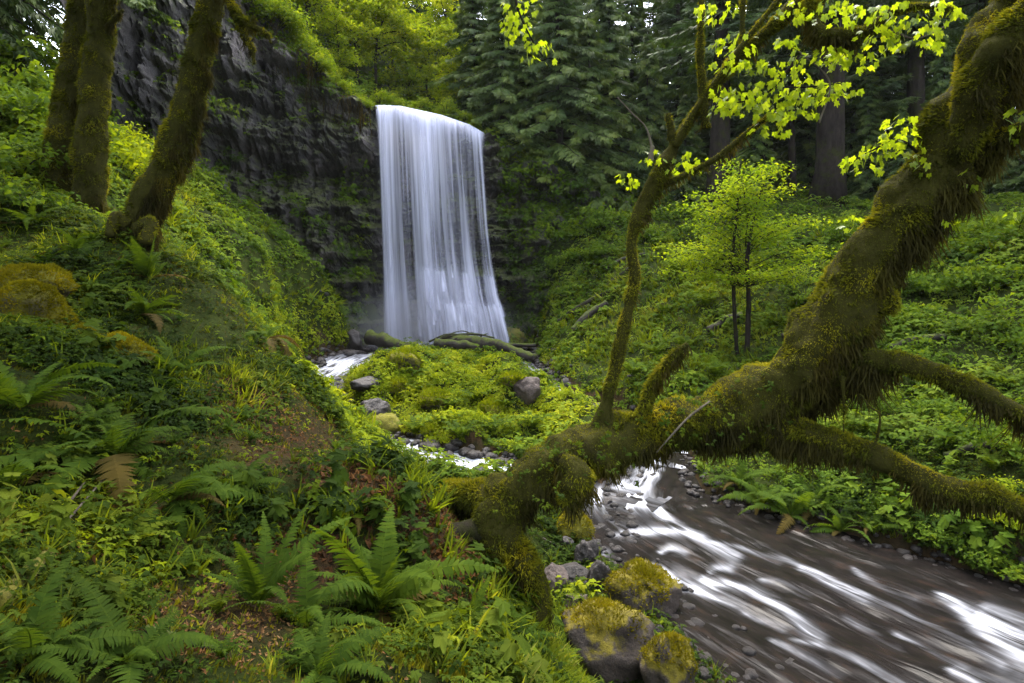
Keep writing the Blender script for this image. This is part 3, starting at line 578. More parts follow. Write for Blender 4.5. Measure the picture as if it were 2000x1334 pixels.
def t_tuft(n, seed, w=.3, cone=.8):
    r = np.random.default_rng(seed); out = []
    for k in range(n):
        az = r.uniform(0, 6.28); tl = r.uniform(0, cone); l = r.uniform(.5, 1.15); d_ = np.array([math.sin(tl) * math.cos(az), math.sin(tl) * math.sin(az), math.cos(tl)]); sd = np.array([-math.sin(az + .7), math.cos(az + .7), 0]) * w * .5; b = np.array([r.uniform(-.5, .5), r.uniform(-.5, .5), -.08])
        out.append((np.array([b - sd, b + sd, b + d_ * l]), np.array([[0, 1, 2]]), np.full(3, r.uniform(-.25, .25))))
    return merge(out)
def t_leaf2(L=1., w=.55, droop=.2):
    return np.array([[0, 0, 0], [-w / 2, .48 * L, .08], [w / 2, .48 * L, .08], [0, L, -droop * L]]), np.array([[0, 2, 1], [1, 2, 3]]), np.zeros(4)
def t_maple(seed):
    """five-lobed leaf, base at origin, tip along +y, size about 1"""
    r = np.random.default_rng(seed)
    a = np.radians([-150, -118, -100, -72, -50, -38, -20, -8, 0, 8, 20, 38, 50, 72, 100, 118, 150])
    rad = np.array([.22, .42, .52, .46, .74, .84, .62, .9, 1.0, .9, .62, .84, .74, .46, .52, .42, .22]) * r.uniform(.92, 1.08, 17)
    v = np.stack([np.sin(a) * rad, np.cos(a) * rad, -.22 * rad ** 2 + .05 * np.abs(np.sin(a * 2.5))], -1)
    v = np.vstack([[0, 0, 0.02], v]); f = np.array([[0, k + 1, k] for k in range(1, 17)])
    v[:, 0] *= .85
    return v, f, np.concatenate([[0.1], r.uniform(-.05, .05, 17)])
HERB = [t_herb(5, k) for k in range(5)]; HERBF = [t_herb(5, k, .6, .46, t_leaf2) for k in range(5)]; HERB_S = [t_herb(3, 20 + k, .6, .55) for k in range(4)]
GRASS = [t_grass(9, k) for k in range(4)]; GRASSW = [t_grass(6, 9 + k, .06) for k in range(3)]
MOSSB = [t_blade(5, k) for k in range(4)]; MOSSF = [t_tuft(4, k) for k in range(4)]
FERN_S = [merge([xf(t_frond(k * 20 + j, 11, 1.2, 1.7, .2, False), rz1(j * 6.28 / 9 + k), (0, 0, 0), .8 + .2 * ((j * 7) % 3) / 2) for j in range(9)]) for k in range(3)]

# ================================================================== TRUNKS AND MOSS
def surf_sample(pts, dirs, n, r):
    a, b = pts.shape[:2]; ar = np.linalg.norm(pts[1:] - pts[:-1], axis=-1) * np.linalg.norm(np.roll(pts, -1, 1) - pts, axis=-1)[:-1]
    k = r.choice(ar.size, n, p=(ar / ar.sum()).ravel()); i, j = np.unravel_index(k, ar.shape); j2 = (j + 1) % b; s, t = r.random(n)[:, None], r.random(n)[:, None]
    p = (pts[i, j] * (1 - s) + pts[i + 1, j] * s) * (1 - t) + (pts[i, j2] * (1 - s) + pts[i + 1, j2] * s) * t
    return p, unit(dirs[i, j] * (1 - t) + dirs[i, j2] * t)
def moss_on(buf, pts, dirs, n, r, size=.035, sag=.55):
    p, nn = surf_sample(pts, dirs, n, r); d_ = unit(nn + np.array([0, 0, -sag]) * (1 - np.abs(nn[:, 2:3]) * .6) + r.normal(0, .25, (n, 3)))
    var = np.clip(.5 + .35 * fbm(p * 3.5, 3) + .25 * nn[:, 2] + r.normal(0, .1, n), .02, .98)  # upward faces painted yellower for sunlit tops, over the moss's own variation
    kp = r.random(n) < np.clip(.95 + .9 * fbm(p * 2.8 + 70, 3), .55, 1); p, d_, var = p[kp], d_[kp], var[kp]; n = len(p)
    for k, t in enumerate(MOSSF):
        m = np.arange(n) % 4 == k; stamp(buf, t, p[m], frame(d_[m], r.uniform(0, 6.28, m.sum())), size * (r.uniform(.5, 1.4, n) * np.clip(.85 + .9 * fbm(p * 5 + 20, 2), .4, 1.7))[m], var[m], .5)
def strands_on(buf, pts, dirs, n, r, L=.18, w=.012, low=-.1):
    """curtains of moss that hang from the underside"""
    p, nn = surf_sample(pts, dirs, n * 3, r); m = nn[:, 2] < low
    cl = fbm(p * 3.4 + 40, 3); m &= r.random(len(p)) < np.clip(.4 + 1.2 * cl, .03, 1); p, nn, cl = p[m][:n], nn[m][:n], cl[m][:n]; k = len(p)
    LL = L * r.uniform(.2, 1.2, k) * np.clip(.6 + 1.5 * cl, .2, 2.); az = r.uniform(0, 6.28, k); sd = np.stack([np.cos(az), np.sin(az), 0 * az], -1) * w * .5 * r.uniform(.6, 1.4, k)[:, None]
    sw = r.normal(0, .3, (k, 3)) * LL[:, None]; sw[:, 2] = 0
    v = np.stack([p - sd, p + sd, p + nn * .03 + sw * .5 - np.array([0, 0, 1.]) * LL[:, None] * .55 + sd * .8, p + nn * .03 + sw * .5 - np.array([0, 0, 1.]) * LL[:, None] * .55 - sd * .8, p + nn * .02 + sw - np.array([0, 0, 1.]) * LL[:, None]], 1)
    f = np.array([[0, 1, 2], [0, 2, 3], [3, 2, 4]])[None] + (np.arange(k) * 5)[:, None, None]
    a = np.clip(.5 + .4 * fbm(p * 3, 2) + r.normal(0, .12, k), 0, 1)
    buf.add(v.reshape(-1, 3), f.reshape(-1, 3), None, np.repeat(a, 5))
def limb_path(spec, n=10):
    """(px, py, distance, half-width in px) -> smooth path and radii"""
    P = np.array([np.append(W(*s[:3]), s[3] / FPX * s[2]) for s in spec]); c = catmull(P, n); return c[:, :3], np.maximum(c[:, 3] * .79, .004)
def local(path, o): return path - np.array(o.location)
rm = np.random.default_rng(3)
def limb(root, nm, spec, mats, mossb=None, hangb=None, dens=1., seg=14, lump=.22, lf=5., hang=0., strand=.18, label=None, msize=.032, n=10):
    path, rad = limb_path(spec, n); b_ = Buf(); o_ = np.array(root.location)
    pts, dirs = tube(b_, path - o_, rad, seg, lump, lf, seed=sum(map(ord, nm)) + spec[0][0])
    ar = float((np.linalg.norm(np.diff(path, axis=0), axis=1) * rad[1:] * 6.28).sum())
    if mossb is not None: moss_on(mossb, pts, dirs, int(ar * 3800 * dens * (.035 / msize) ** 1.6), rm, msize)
    if hang and hangb is not None: strands_on(hangb, pts, dirs, int(ar * 1900 * hang), rm, strand)
    o = ob(nm, b_.mesh(nm, mats, True), root, label); return o, path, rad

mroot = G(940, 1150)
maple = empty('maple_tree', mroot, 'big leaning moss covered maple arching over the stream with bright new leaves', 'tree')
mb, hb = Buf(), Buf()
limb(maple, 'trunk', [(948, 1200, 5.05, 46), (955, 1110, 5.15, 48), (962, 1040, 5.2, 52), (982, 988, 5.26, 57), (1024, 948, 5.32, 60), (1090, 912, 5.4, 62), (1180, 872, 5.5, 58), (1280, 838, 5.6, 57), (1380, 818, 5.65, 62), (1470, 795, 5.6, 74), (1548, 738, 5.5, 80), (1608, 655, 5.4, 76), (1682, 540, 5.3, 72), (1765, 420, 5.2, 72), (1850, 290, 5.1, 74), (1925, 150, 5.0, 76), (1990, 10, 4.9, 76), (2060, -160, 4.8, 66), (2150, -400, 4.7, 55)], [M_mossbark], mb, hb, 1.0, 30, .3, 3.6, 1.0, .15, n=14)
limb(maple, 'root', [(975, 1040, 5.2, 50), (1020, 1100, 5.15, 36), (1050, 1165, 5.1, 32), (1040, 1215, 5.0, 30), (1005, 1250, 4.8, 28), (995, 1300, 4.7, 30), (1030, 1370, 4.6, 26)], [M_mossbark], mb, hb, 1., 14, .25, 5, .4, .12)
limb(maple, 'root', [(985, 985, 5.3, 52), (925, 970, 5.5, 44), (865, 972, 5.8, 34), (800, 975, 6.1, 24), (745, 985, 6.4, 14)], [M_mossbark], mb, hb, 1.2, 14, .25, 5, .3, .1)
limb(maple, 'root', [(935, 1040, 5.15, 36), (885, 1040, 5.0, 22), (850, 1075, 4.85, 15), (835, 1140, 4.6, 10)], [M_bark], None, hb, 0, 10, .3, 6, .6, .15)
limb(maple, 'root', [(950, 1120, 5.1, 40), (940, 1190, 4.7, 34), (960, 1270, 4.4, 28), (1000, 1360, 4.2, 22)], [M_mossbark], mb, hb, .8, 12, .3, 5)
limb(maple, 'burl', [(1100, 900, 5.1, 24), (1122, 922, 5.02, 36), (1120, 955, 5.02, 36), (1105, 985, 5.05, 18)], [M_mossbark], mb, hb, 1.4, 16, .3, 6, 1.4, .16)
bA, pA, rA = limb(maple, 'branch', [(1168, 850, 5.5, 24), (1186, 785, 5.55, 15), (1205, 705, 5.6, 16), (1226, 610, 5.6, 15), (1240, 540, 5.6, 14), (1234, 475, 5.6, 13), (1252, 410, 5.6, 17), (1292, 335, 5.6, 19), (1322, 275, 5.6, 15), (1375, 195, 5.6, 12), (1440, 115, 5.55, 13), (1505, 55, 5.5, 15), (1560, 5, 5.5, 19), (1620, -60, 5.4, 22)], [M_mossbark], mb, hb, .8, 12, .3, 6, .25, .06, msize=.02)
limb(maple, 'branch', [(1318, 285, 5.55, 9), (1358, 215, 5.5, 7), (1402, 155, 5.45, 7), (1460, 75, 5.4, 6), (1520, 0, 5.4, 6), (1560, -60, 5.4, 5)], [M_mossbark], mb, None, .5, 8, .2, 8, msize=.018)
limb(maple, 'branch', [(1316, 285, 5.6, 11), (1310, 250, 5.6, 9), (1304, 222, 5.6, 7)], [M_mossbark], mb, None, .6, 8, .3, 8, msize=.02)
limb(maple, 'branch', [(1255, 815, 5.45, 16), (1268, 765, 5.4, 13), (1290, 725, 5.35, 12), (1320, 692, 5.3, 9), (1343, 672, 5.28, 6)], [M_mossbark], mb, hb, 1.2, 12, .3, 6, .8, .08, label='short mossy broken branch stub')
limb(maple, 'branch', [(1590, 745, 5.4, 40), (1660, 712, 5.2, 28), (1730, 706, 5.0, 24), (1810, 722, 4.85, 22), (1900, 762, 4.7, 21), (2000, 806, 4.55, 20), (2120, 860, 4.4, 18), (2240, 900, 4.3, 12)], [M_mossbark], mb, hb, 1.5, 14, .32, 5, 1.7, .2, label='moss draped branch drooping to the right')
limb(maple, 'branch', [(1500, 835, 5.5, 44), (1575, 848, 5.3, 32), (1650, 870, 5.1, 28), (1740, 903, 4.9, 28), (1840, 950, 4.7, 29), (1930, 972, 4.5, 28), (2010, 1002, 4.4, 24), (2120, 1050, 4.2, 18)], [M_mossbark], mb, hb, 1.4, 14, .32, 5, 1.2, .14, label='lowest mossy branch reaching right over the stream')
limb(maple, 'branch', [(1380, 250, 5.5, 11), (1372, 170, 5.5, 9), (1368, 90, 5.5, 8), (1372, -30, 5.5, 7)], [M_mossbark], mb, hb, .7, 8, .25, 7, .6, .06, msize=.02)
limb(maple, 'branch', [(1452, 110, 5.5, 8), (1450, 50, 5.5, 6), (1453, -30, 5.5, 5)], [M_mossbark], mb, None, .5, 8, .25, 7, msize=.018)
limb(maple, 'branch', [(1296, 362, 5.6, 9), (1345, 338, 5.5, 7), (1400, 308, 5.4, 7), (1445, 272, 5.3, 7), (1500, 228, 5.2, 4)], [M_mossbark], mb, hb, .5, 8, .2, 7, .4, .05, msize=.018)
limb(maple, 'branch', [(1600, -40, 5.3, 16), (1585, 20, 5.2, 17), (1600, 58, 5.1, 15), (1645, 72, 5.0, 16), (1695, 58, 5.0, 12), (1750, 20, 4.95, 9), (1800, 12, 4.9, 7), (1860, 18, 4.9, 5)], [M_mossbark], mb, hb, 1.1, 10, .25, 7, 1., .09, label='mossy branch looping down at the top edge', msize=.022)
limb(maple, 'branch', [(1870, 330, 5.1, 40), (1930, 285, 4.9, 26), (1985, 258, 4.7, 20), (2080, 225, 4.5, 18)], [M_mossbark], mb, hb, 1., 12, .25, 5, 1., .12)
limb(maple, 'branch', [(1862, 330, 5.0, 40), (1900, 215, 4.75, 46), (1950, 115, 4.6, 44), (2020, 20, 4.5, 42), (2110, -120, 4.3, 34)], [M_mossbark], mb, hb, 1., 16, .25, 4, .6, .12)
limb(maple, 'branch', [(1725, 560, 5.15, 22), (1742, 590, 5.1, 14), (1738, 612, 5.1, 5)], [M_mossbark], mb, hb, 1.2, 8, .3, 7, 1.5, .08)
for sp in ([(1386, 784, 5.35, 2.6), (1345, 815, 5.2, 2.8), (1312, 850, 5.1, 2.4), (1282, 884, 5.1, 2)], [(1276, 300, 5.6, 4), (1262, 250, 5.6, 2), (1235, 222, 5.6, 1.6), (1206, 190, 5.6, 1)], [(1270, 316, 5.6, 9), (1274, 285, 5.6, 6)], [(1680, 770, 5.0, 2.5), (1700, 795, 4.95, 2.5), (1718, 810, 4.9, 2.), (1714, 850, 4.9, 4), (1706, 872, 4.9, 2)], [(1645, 735, 5.1, 6), (1648, 790, 5.1, 2.5), (1647, 850, 5.1, 1.5)],
           [(1560, 100, 5., 2), (1620, 160, 5., 2), (1600, 240, 5., 2)], [(1740, 60, 4.9, 3), (1790, 75, 4.9, 2), (1850, 50, 4.9, 2)]):
    limb(maple, 'twig', sp, [M_mossbark if 1640 < sp[0][0] < 1690 else M_twig], mb if 1640 < sp[0][0] < 1690 else None, None, .8, 7, .3, 9, msize=.022)
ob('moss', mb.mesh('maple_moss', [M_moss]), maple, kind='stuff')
ob('hanging_moss', hb.mesh('maple_hanging_moss', [M_hang]), maple, kind='stuff')
# leaves of the maple: each leaf its own piece
LM = []
for k in range(4):
    b_ = Buf(); v, f, a = t_maple(k); b_.add(v, f, None, np.clip(.25 + .17 * k + a, 0, 1)); LM.append(b_.mesh('maple_leaf', [M_maple]))
SPR = [(1400, 20, 5.2, 40, 22, 8), (1432, 85, 5.2, 40, 26, 8), (1425, 125, 5.2, 34, 12, 6), (1410, 195, 5.2, 26, 30, 9), (1448, 190, 5.2, 40, 25, 12), (1495, 140, 5.2, 30, 26, 9), (1482, 200, 5.1, 60, 22, 16), (1540, 205, 5.1, 50, 26, 16), (1600, 178, 5.1, 44, 20, 12), (1655, 170, 5.1, 28, 12, 6), (1545, 155, 5.2, 30, 22, 8), (1600, 108, 5.0, 50, 20, 12), (1665, 115, 5.0, 40, 20, 10),
       (1545, 78, 5.1, 26, 12, 5), (1625, 20, 5.0, 34, 26, 9), (1700, 35, 4.9, 40, 28, 11), (1760, 25, 4.9, 44, 26, 11), (1720, 78, 4.9, 40, 26, 10), (1800, 75, 4.9, 44, 24, 11), (1850, 22, 4.9, 26, 22, 7), (1510, 245, 5.2, 44, 16, 7), (1755, 250, 5.1, 30, 26, 9), (1720, 285, 5.1, 34, 22, 9), (1685, 315, 5.1, 36, 20, 9), (1782, 290, 5.05, 24, 24, 7), (1800, 330, 5.0, 18, 16, 3),
       (1222, 352, 5.6, 18, 18, 4), (1275, 305, 5.6, 20, 12, 4), (1345, 318, 5.5, 34, 18, 7), (1662, 432, 5.2, 16, 14, 3), (1858, 436, 4.9, 14, 10, 3), (1985, 240, 4.6, 14, 30, 3), (1895, 355, 4.9, 18, 26, 3), (1018, 20, 5.6, 34, 28, 9), (1008, 60, 5.6, 26, 22, 6), (1050, 98, 5.6, 28, 22, 7), (1965, 420, 4.6, 20, 10, 3), (1540, 20, 5.2, 30, 20, 6)]
for px, py, D, sx, sy, n in SPR:
    for q in range(n):
        ax = rm.uniform(-1, 1); p = W(px + ax * sx * 1.1, py + rm.uniform(-1, 1) * 1.1 * sy * (1 - .3 * abs(ax)), D + rm.normal(0, .12))
        o = ob('leaf', LM[rm.integers(4)], maple, loc=Vector(p - mroot)); s = rm.uniform(.042, .07)
        o.scale = (s, s, s); o.rotation_euler = Euler((R(rm.uniform(-80, -15)), R(rm.normal(0, 22)), R(-90 * ax + rm.normal(0, 60))))
bl = Buf(); lv = [t_maple(20 + k) for k in range(4)]
for px, py, D, sx, sy, n in SPR:
    k = int(n * 3); ax = rm.uniform(-1, 1, k); p = np.array([W(px + a * sx * 1.2, py + 4 + rm.uniform(-1, 1) * sy * (1.1 - .3 * abs(a)), D + rm.normal(0, .14)) - mroot for a in ax]); s_ = rm.uniform(.034, .062, k)
    rot = np.array([Euler((R(rm.uniform(-85, -15)), R(rm.normal(0, 22)), R(-90 * a + rm.normal(0, 60)))).to_matrix() for a in ax]); stamp(bl, lv[rm.integers(4)], p, rot, s_, rm.uniform(.2, .8, k))
ob('small_leaves', bl.mesh('small_leaves', [M_maple]), maple, kind='stuff')
for sp in ([(1000, -40, 5.7, 4), (1012, 20, 5.6, 3), (1040, 80, 5.6, 2), (1060, 110, 5.6, 1.5)], [(1560, 110, 5.2, 3), (1500, 180, 5.15, 3), (1440, 200, 5.2, 2), (1405, 190, 5.2, 1.5)], [(1520, 170, 5.15, 3), (1580, 170, 5.1, 2), (1660, 160, 5.1, 1.5)], [(1820, 330, 5.2, 4), (1760, 275, 5.1, 3), (1690, 300, 5.1, 2)]):
    limb(maple, 'twig', sp, [M_bark], None, None, 0, 6, .1)
def crown(buf, centre, rad, n, size, r, tpl=None, squash=.7):
    """clumped leaves through a crown's volume"""
    tpl = tpl or [t_leaf(1, .62, .2), t_leaf(1, .5, .35)]
    nc = max(6, n // 70); cc = unit(r.normal(0, 1, (nc, 3))) * (r.random((nc, 1)) ** .45) * np.array([1, 1, squash]) * rad
    p = cc[r.integers(0, nc, n)] + r.normal(0, 1, (n, 3)) * rad * np.array([.17, .17, .09]) + np.asarray(centre)
    nn = unit(r.normal(0, .55, (n, 3)) + np.array([0, 0, .8]))
    var = np.clip(.5 + .3 * fbm(p * 1.3, 2) + r.normal(0, .13, n), 0, 1)
    for k, t in enumerate(tpl):
        m = np.arange(n) % len(tpl) == k; stamp(buf, t, p[m], frame(nn[m], r.uniform(0, 6.28, m.sum())), size * r.uniform(.6, 1.3, m.sum()), var[m])
b_ = Buf(); crown(b_, np.array([5.4, 2.0, EYE + 6.2]) - mroot, 3., 3600, .17, rm); crown(b_, np.array([-.5, .8, EYE + 6.0]) - mroot, 3.0, 3000, .17, rm)
ob('crown', b_.mesh('maple_shade_crown', [M_maple]), maple)  # unseen crown, placed to shade the foreground and keep the trunk tops sunlit
limb(maple, 'branch', [(2150, -400, 4.7, 50), (2500, -800, 3.9, 40), (3000, -1500, 2.8, 20)], [M_mossbark], None, None, 0, 12)
bq = Buf(); pth = catmull([W(2150, -400, 4.7) - mroot, np.array([4, 3, EYE + 5]) - mroot, np.array([-.3, 1., EYE + 6]) - mroot], 8); tube(bq, pth, np.linspace(.18, .05, len(pth)), 8, .2, 4); ob('branch', bq.mesh('branch', [M_mossbark], True), maple)

be = Buf(); pe = catmull([W(1000, 905, 5.3), W(1090, 860, 5.35), W(1190, 830, 5.4), W(1300, 790, 5.55), W(1400, 770, 5.55), W(1490, 730, 5.5)], 30) - mroot
k = 150; q = pe[rm.integers(0, len(pe), k)] + rm.normal(0, 1, (k, 3)) * [.07, .14, .04] + np.array([0, -.06, -.05]); q[:70] += np.array([0, -.2, -.22]) * rm.random((70, 1)) * 1.4
for j in range(4): m = np.arange(k) % 4 == j; stamp(be, HERB_S[j], q[m], frame(unit(rm.normal(0, .4, (m.sum(), 3)) + [0, -.5, .8]), rm.uniform(0, 6, m.sum())), rm.uniform(.04, .09, m.sum()), rm.uniform(.2, .8, m.sum()))
ob('small_plants', be.mesh('trunk_plants', [M_herb]), maple, kind='stuff')
# the two trunks on the left bank and the leaning one
def left_tree(nm, base, label, limbs, cr, seed):
    t = empty(nm, base, label, 'tree'); m_, h_ = Buf(), Buf()
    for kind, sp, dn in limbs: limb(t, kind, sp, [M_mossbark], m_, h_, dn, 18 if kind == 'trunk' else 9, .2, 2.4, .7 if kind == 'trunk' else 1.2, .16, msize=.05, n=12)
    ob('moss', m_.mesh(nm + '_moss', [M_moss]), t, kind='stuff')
    if h_.n: ob('hanging_moss', h_.mesh(nm + '_hanging', [M_hang]), t, kind='stuff')
    b = Buf(); r = np.random.default_rng(seed)
    for c_, rd, n in cr: crown(b, np.array(c_) - base, rd, n, .22, r)
    ob('crown', b.mesh(nm + '_crown', [M_light]), t); return t  # unseen crowns, spread and thickened to shade the bank below
b1 = G(140, 392)
left_tree('mossy_tree', b1, 'thick double trunked mossy tree at the upper left', [('trunk', [(105, 430, b1[1] + .1, 64), (112, 370, b1[1], 44), (130, 250, b1[1], 38), (150, 120, b1[1], 34), (166, 0, b1[1], 32), (185, -250, b1[1], 26), (200, -520, b1[1], 15)], .5), ('trunk', [(172, 430, b1[1] - .2, 46), (174, 370, b1[1] - .25, 38), (180, 250, b1[1] - .3, 35), (190, 120, b1[1] - .3, 32), (200, 0, b1[1] - .3, 30), (225, -250, b1[1] - .4, 24), (260, -520, b1[1], 14)], .5),
    ('branch', [(205, 60, b1[1] - .35, 8), (228, 32, b1[1] - .5, 6), (240, 20, b1[1] - .6, 4)], .8), ('branch', [(205, -250, b1[1], 18), (400, -420, b1[1] - 1, 12), (560, -560, b1[1] - 2, 6)], 0)], [((-6.5, 10.5, EYE + 9.5), 3.4, 4600), ((-3.2, 8.5, EYE + 7.8), 2.8, 3600), ((-7, 4.5, EYE + 9), 3.6, 4200)], 5)
b2 = G(262, 470)
left_tree('leaning_tree', b2, 'single mossy trunk leaning right beside the cliff foot, on the left bank', [('trunk', [(235, 500, b2[1], 48), (262, 445, b2[1], 40), (300, 375, b2[1], 37), (342, 285, b2[1], 35), (372, 190, b2[1], 33), (394, 95, b2[1], 31), (412, 0, b2[1], 30), (440, -200, b2[1], 25), (480, -450, b2[1], 14)], .5),
    ('root', [(275, 450, b2[1] - .2, 26), (295, 440, b2[1] - .35, 16), (285, 475, b2[1] - .5, 14)], .6), ('root', [(245, 440, b2[1] - .2, 24), (225, 425, b2[1] - .3, 14), (215, 460, b2[1] - .5, 12)], .6),
    ('branch', [(425, -80, b2[1], 12), (445, -10, b2[1] - .2, 10), (462, 30, b2[1] - .3, 9), (490, 50, b2[1] - .4, 8), (520, 65, b2[1] - .5, 5), (530, 85, b2[1] - .5, 3)], .8), ('branch', [(470, 35, b2[1] - .3, 8), (475, 65, b2[1] - .3, 7), (492, 92, b2[1] - .3, 5), (496, 125, b2[1] - .3, 3)], .8),
    ('branch', [(490, 48, b2[1] - .4, 5), (496, 30, b2[1] - .4, 3)], .6), ('branch', [(440, -200, b2[1], 16), (640, -380, b2[1] - 1.5, 10), (800, -480, b2[1] - 3, 5)], 0)], [((-4, 11.5, EYE + 9.8), 3., 4000), ((-3.2, 7.2, EYE + 7.4), 2.6, 3400), ((-3, 4, EYE + 7.5), 2.8, 3400)], 6)
# ================================================================== FOREST
def mesh_of(name, b, mats, smooth=False): return b.mesh(name, mats, smooth)
def conifer_mesh(seed, h, bare, Lmax, nb, ns, size, droop, mats, trunk=.016):
    """trunk mesh and crown mesh of one conifer: drooping boughs set with feathery sprays"""
    r = np.random.default_rng(seed); tb, b = Buf(), Buf()
    zz = np.linspace(-.6, h, 14); tube(tb, np.stack([.1 * np.sin(zz * .3 + seed), .1 * np.cos(zz * .23 + seed), zz], -1), trunk * h * (1 - .93 * np.clip(zz, 0, h) / h) * (1 + .5 * np.exp(-np.clip(zz, 0, 9) * 1.2)), 10, .12, 1.5)
    spray = merge([(np.array([[-.05, 0, 0], [.05, 0, 0], [math.sin(q) * .9 + .07, math.cos(q) * .5, -.06], [math.sin(q) * 1., math.cos(q), -.16 * abs(q) - .1]]), np.array([[0, 1, 2], [0, 2, 3]])[1:], np.full(4, .07 * j)) for j, q in enumerate((-.75, -.3, .1, .55))])
    pos, dr, var, sc_ = [], [], [], []
    for k in range(nb):
        t = (k + r.random()) / nb; z = bare + (h - bare - .2) * t; L = Lmax * ((1 - t) ** .75 + .06) * r.uniform(.65, 1.15); az = k * 2.4 + r.normal(0, .4)
        if t < .08: L *= .75
        s = np.linspace(0, 1, 7); out = L * s; zz = z + L * (.18 * s - droop * s ** 1.6 + .25 * droop * s ** 4)
        path = np.stack([np.cos(az) * out, np.sin(az) * out, zz], -1); tube(tb, path, np.linspace(.035, .006, 7) * (L / 3 + .4), 4, cap=False)
        n = int(ns * (L / Lmax + .25)); u_ = r.random(n) ** .7; p = np.stack([np.interp(u_, s, path[:, c]) for c in range(3)], -1)
        side = np.stack([-math.sin(az) * np.ones(n), math.cos(az) * np.ones(n), np.zeros(n)], -1) * r.choice([-1, 1], n)[:, None]
        al = np.array([math.cos(az), math.sin(az), -droop * .7]); lat = r.random((n, 1))
        p = p + side * lat * .26 * L * (1 - u_[:, None]) + np.array([0, 0, -1]) * (lat * .12 * L * droop)
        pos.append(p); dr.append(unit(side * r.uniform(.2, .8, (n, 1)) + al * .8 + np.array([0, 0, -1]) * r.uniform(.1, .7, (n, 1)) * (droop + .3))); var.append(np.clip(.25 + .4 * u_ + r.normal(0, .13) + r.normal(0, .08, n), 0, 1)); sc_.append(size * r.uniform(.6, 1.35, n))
    pos, dr, var, sc_ = map(np.concatenate, (pos, dr, var, sc_)); n = len(pos)
    up = unit(np.array([0, 0, 1.]) + r.normal(0, .35, (n, 3))); x = unit(np.cross(dr, up)); up = np.cross(x, dr)
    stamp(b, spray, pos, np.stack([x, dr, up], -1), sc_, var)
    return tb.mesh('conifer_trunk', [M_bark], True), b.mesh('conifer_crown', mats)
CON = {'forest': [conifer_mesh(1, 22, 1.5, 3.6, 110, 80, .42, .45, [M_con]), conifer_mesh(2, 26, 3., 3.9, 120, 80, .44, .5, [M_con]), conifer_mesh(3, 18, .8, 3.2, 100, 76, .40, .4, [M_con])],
       'cedar': [conifer_mesh(4, 15, .3, 3.8, 95, 130, .36, .75, [M_cedar]), conifer_mesh(5, 12, .1, 3.3, 90, 120, .34, .8, [M_cedar])],
       'tall': [conifer_mesh(6, 32, 9.5, 4.2, 95, 80, .45, .5, [M_con], .019), conifer_mesh(7, 28, 7., 3.8, 95, 80, .42, .5, [M_con], .013)]}
rf = np.random.default_rng(11)
def tree_at(kind, k, loc, s=1., rz=None):
    tm, cm = CON[kind][k % len(CON[kind])]; t = empty('conifer_tree', loc, 'conifer', 'tree'); t.rotation_euler.z = rf.uniform(0, 6.28) if rz is None else rz; u_ = s * rf.uniform(.8, 1.3); t.scale = (u_, u_, s * rf.uniform(.85, 1.15)); t.rotation_euler.x = rf.normal(0, .025); t.rotation_euler.y = rf.normal(0, .025)
    ob('trunk', tm, t); ob('crown', cm, t); return t
def hi(x, y): return max(float(H(np.array(x), np.array(y))), float(HU(np.array(x), np.array(y))))
def at_px(px, D): x = (px - 1000) / FPX * D; return (x, D, hi(x, D) - .1)
row = [tree_at('cedar', k, at_px(px, D), s) for k, (px, D, s) in enumerate([(985, 38.2, .8), (1035, 38.6, 1.0), (1090, 38.0, 1.05), (1145, 38.6, .95), (1205, 40, 1.05), (1258, 41, .9), (930, 41, 1.)])]
name_row(row, 'drooping green cedar hanging over the cliff right of the waterfall', 'cedars on the cliff right of the waterfall')
row = [tree_at('forest', k, at_px(px, D), s) for k, (px, D, s) in enumerate([(1010, 47, .9), (1120, 46, 1.), (1235, 47, 1.05), (1330, 46, .95), (1290, 52, 1.1), (880, 58, 1.), (960, 60, 1.05), (1060, 54, 1.1), (1180, 56, 1.1)])]
name_row(row, 'dark conifer behind the cedars above the right cliff', 'dark conifers above the right cliff')
row = [tree_at('tall', k, at_px(px, D), s) for k, (px, D, s) in enumerate([(1398, 36, .85), (1545, 37, .8), (1612, 33.5, 1.05), (1700, 38, .9), (1790, 36, .8), (1900, 36, .9), (2030, 34, .9)])]
name_row(row, 'tall conifer with a bare straight trunk on the right slope', 'bare trunked conifers on the right slope')
row = [tree_at('cedar', k, at_px(px, D), s) for k, (px, D, s) in enumerate([(1470, 36, .55), (1340, 38, .6), (1700, 36, .6), (1765, 34, .5), (1850, 33, .55), (1945, 32, .6), (1660, 40, .8), (1580, 41, .8), (2020, 31, .6)])]
name_row(row, 'young green cedar between the bare trunks on the right slope', 'young cedars on the right slope')
row = [tree_at('forest', k, at_px(px, D), s) for k, (px, D, s) in enumerate([(1420, 45, 1.1), (1480, 42, .95), (1560, 46, 1.1), (1640, 43, 1.), (1730, 45, 1.1), (1830, 43, .95), (1900, 42, 1.1), (2000, 42, 1.), (2110, 40, 1.1), (1380, 56, 1.2), (1520, 58, 1.2), (1690, 58, 1.2), (1860, 56, 1.2), (2050, 54, 1.2), (2250, 46, 1.1)])]
name_row(row, 'dark conifer in the shaded wood at the top right', 'dark conifers in the right hand wood')
row = [tree_at('forest', k, at_px(px, D), s) for k, (px, D, s) in enumerate([(1000, 72, 1.5), (1090, 68, 1.4), (1180, 70, 1.5), (1260, 66, 1.4), (1340, 70, 1.5), (1420, 66, 1.4), (1500, 70, 1.5), (1590, 66, 1.4), (1680, 70, 1.5), (1770, 66, 1.4), (1860, 70, 1.5), (1960, 66, 1.4), (2060, 64, 1.4)])]
name_row(row, 'dark conifer in the farthest row closing off the sky', 'farthest row of conifers')
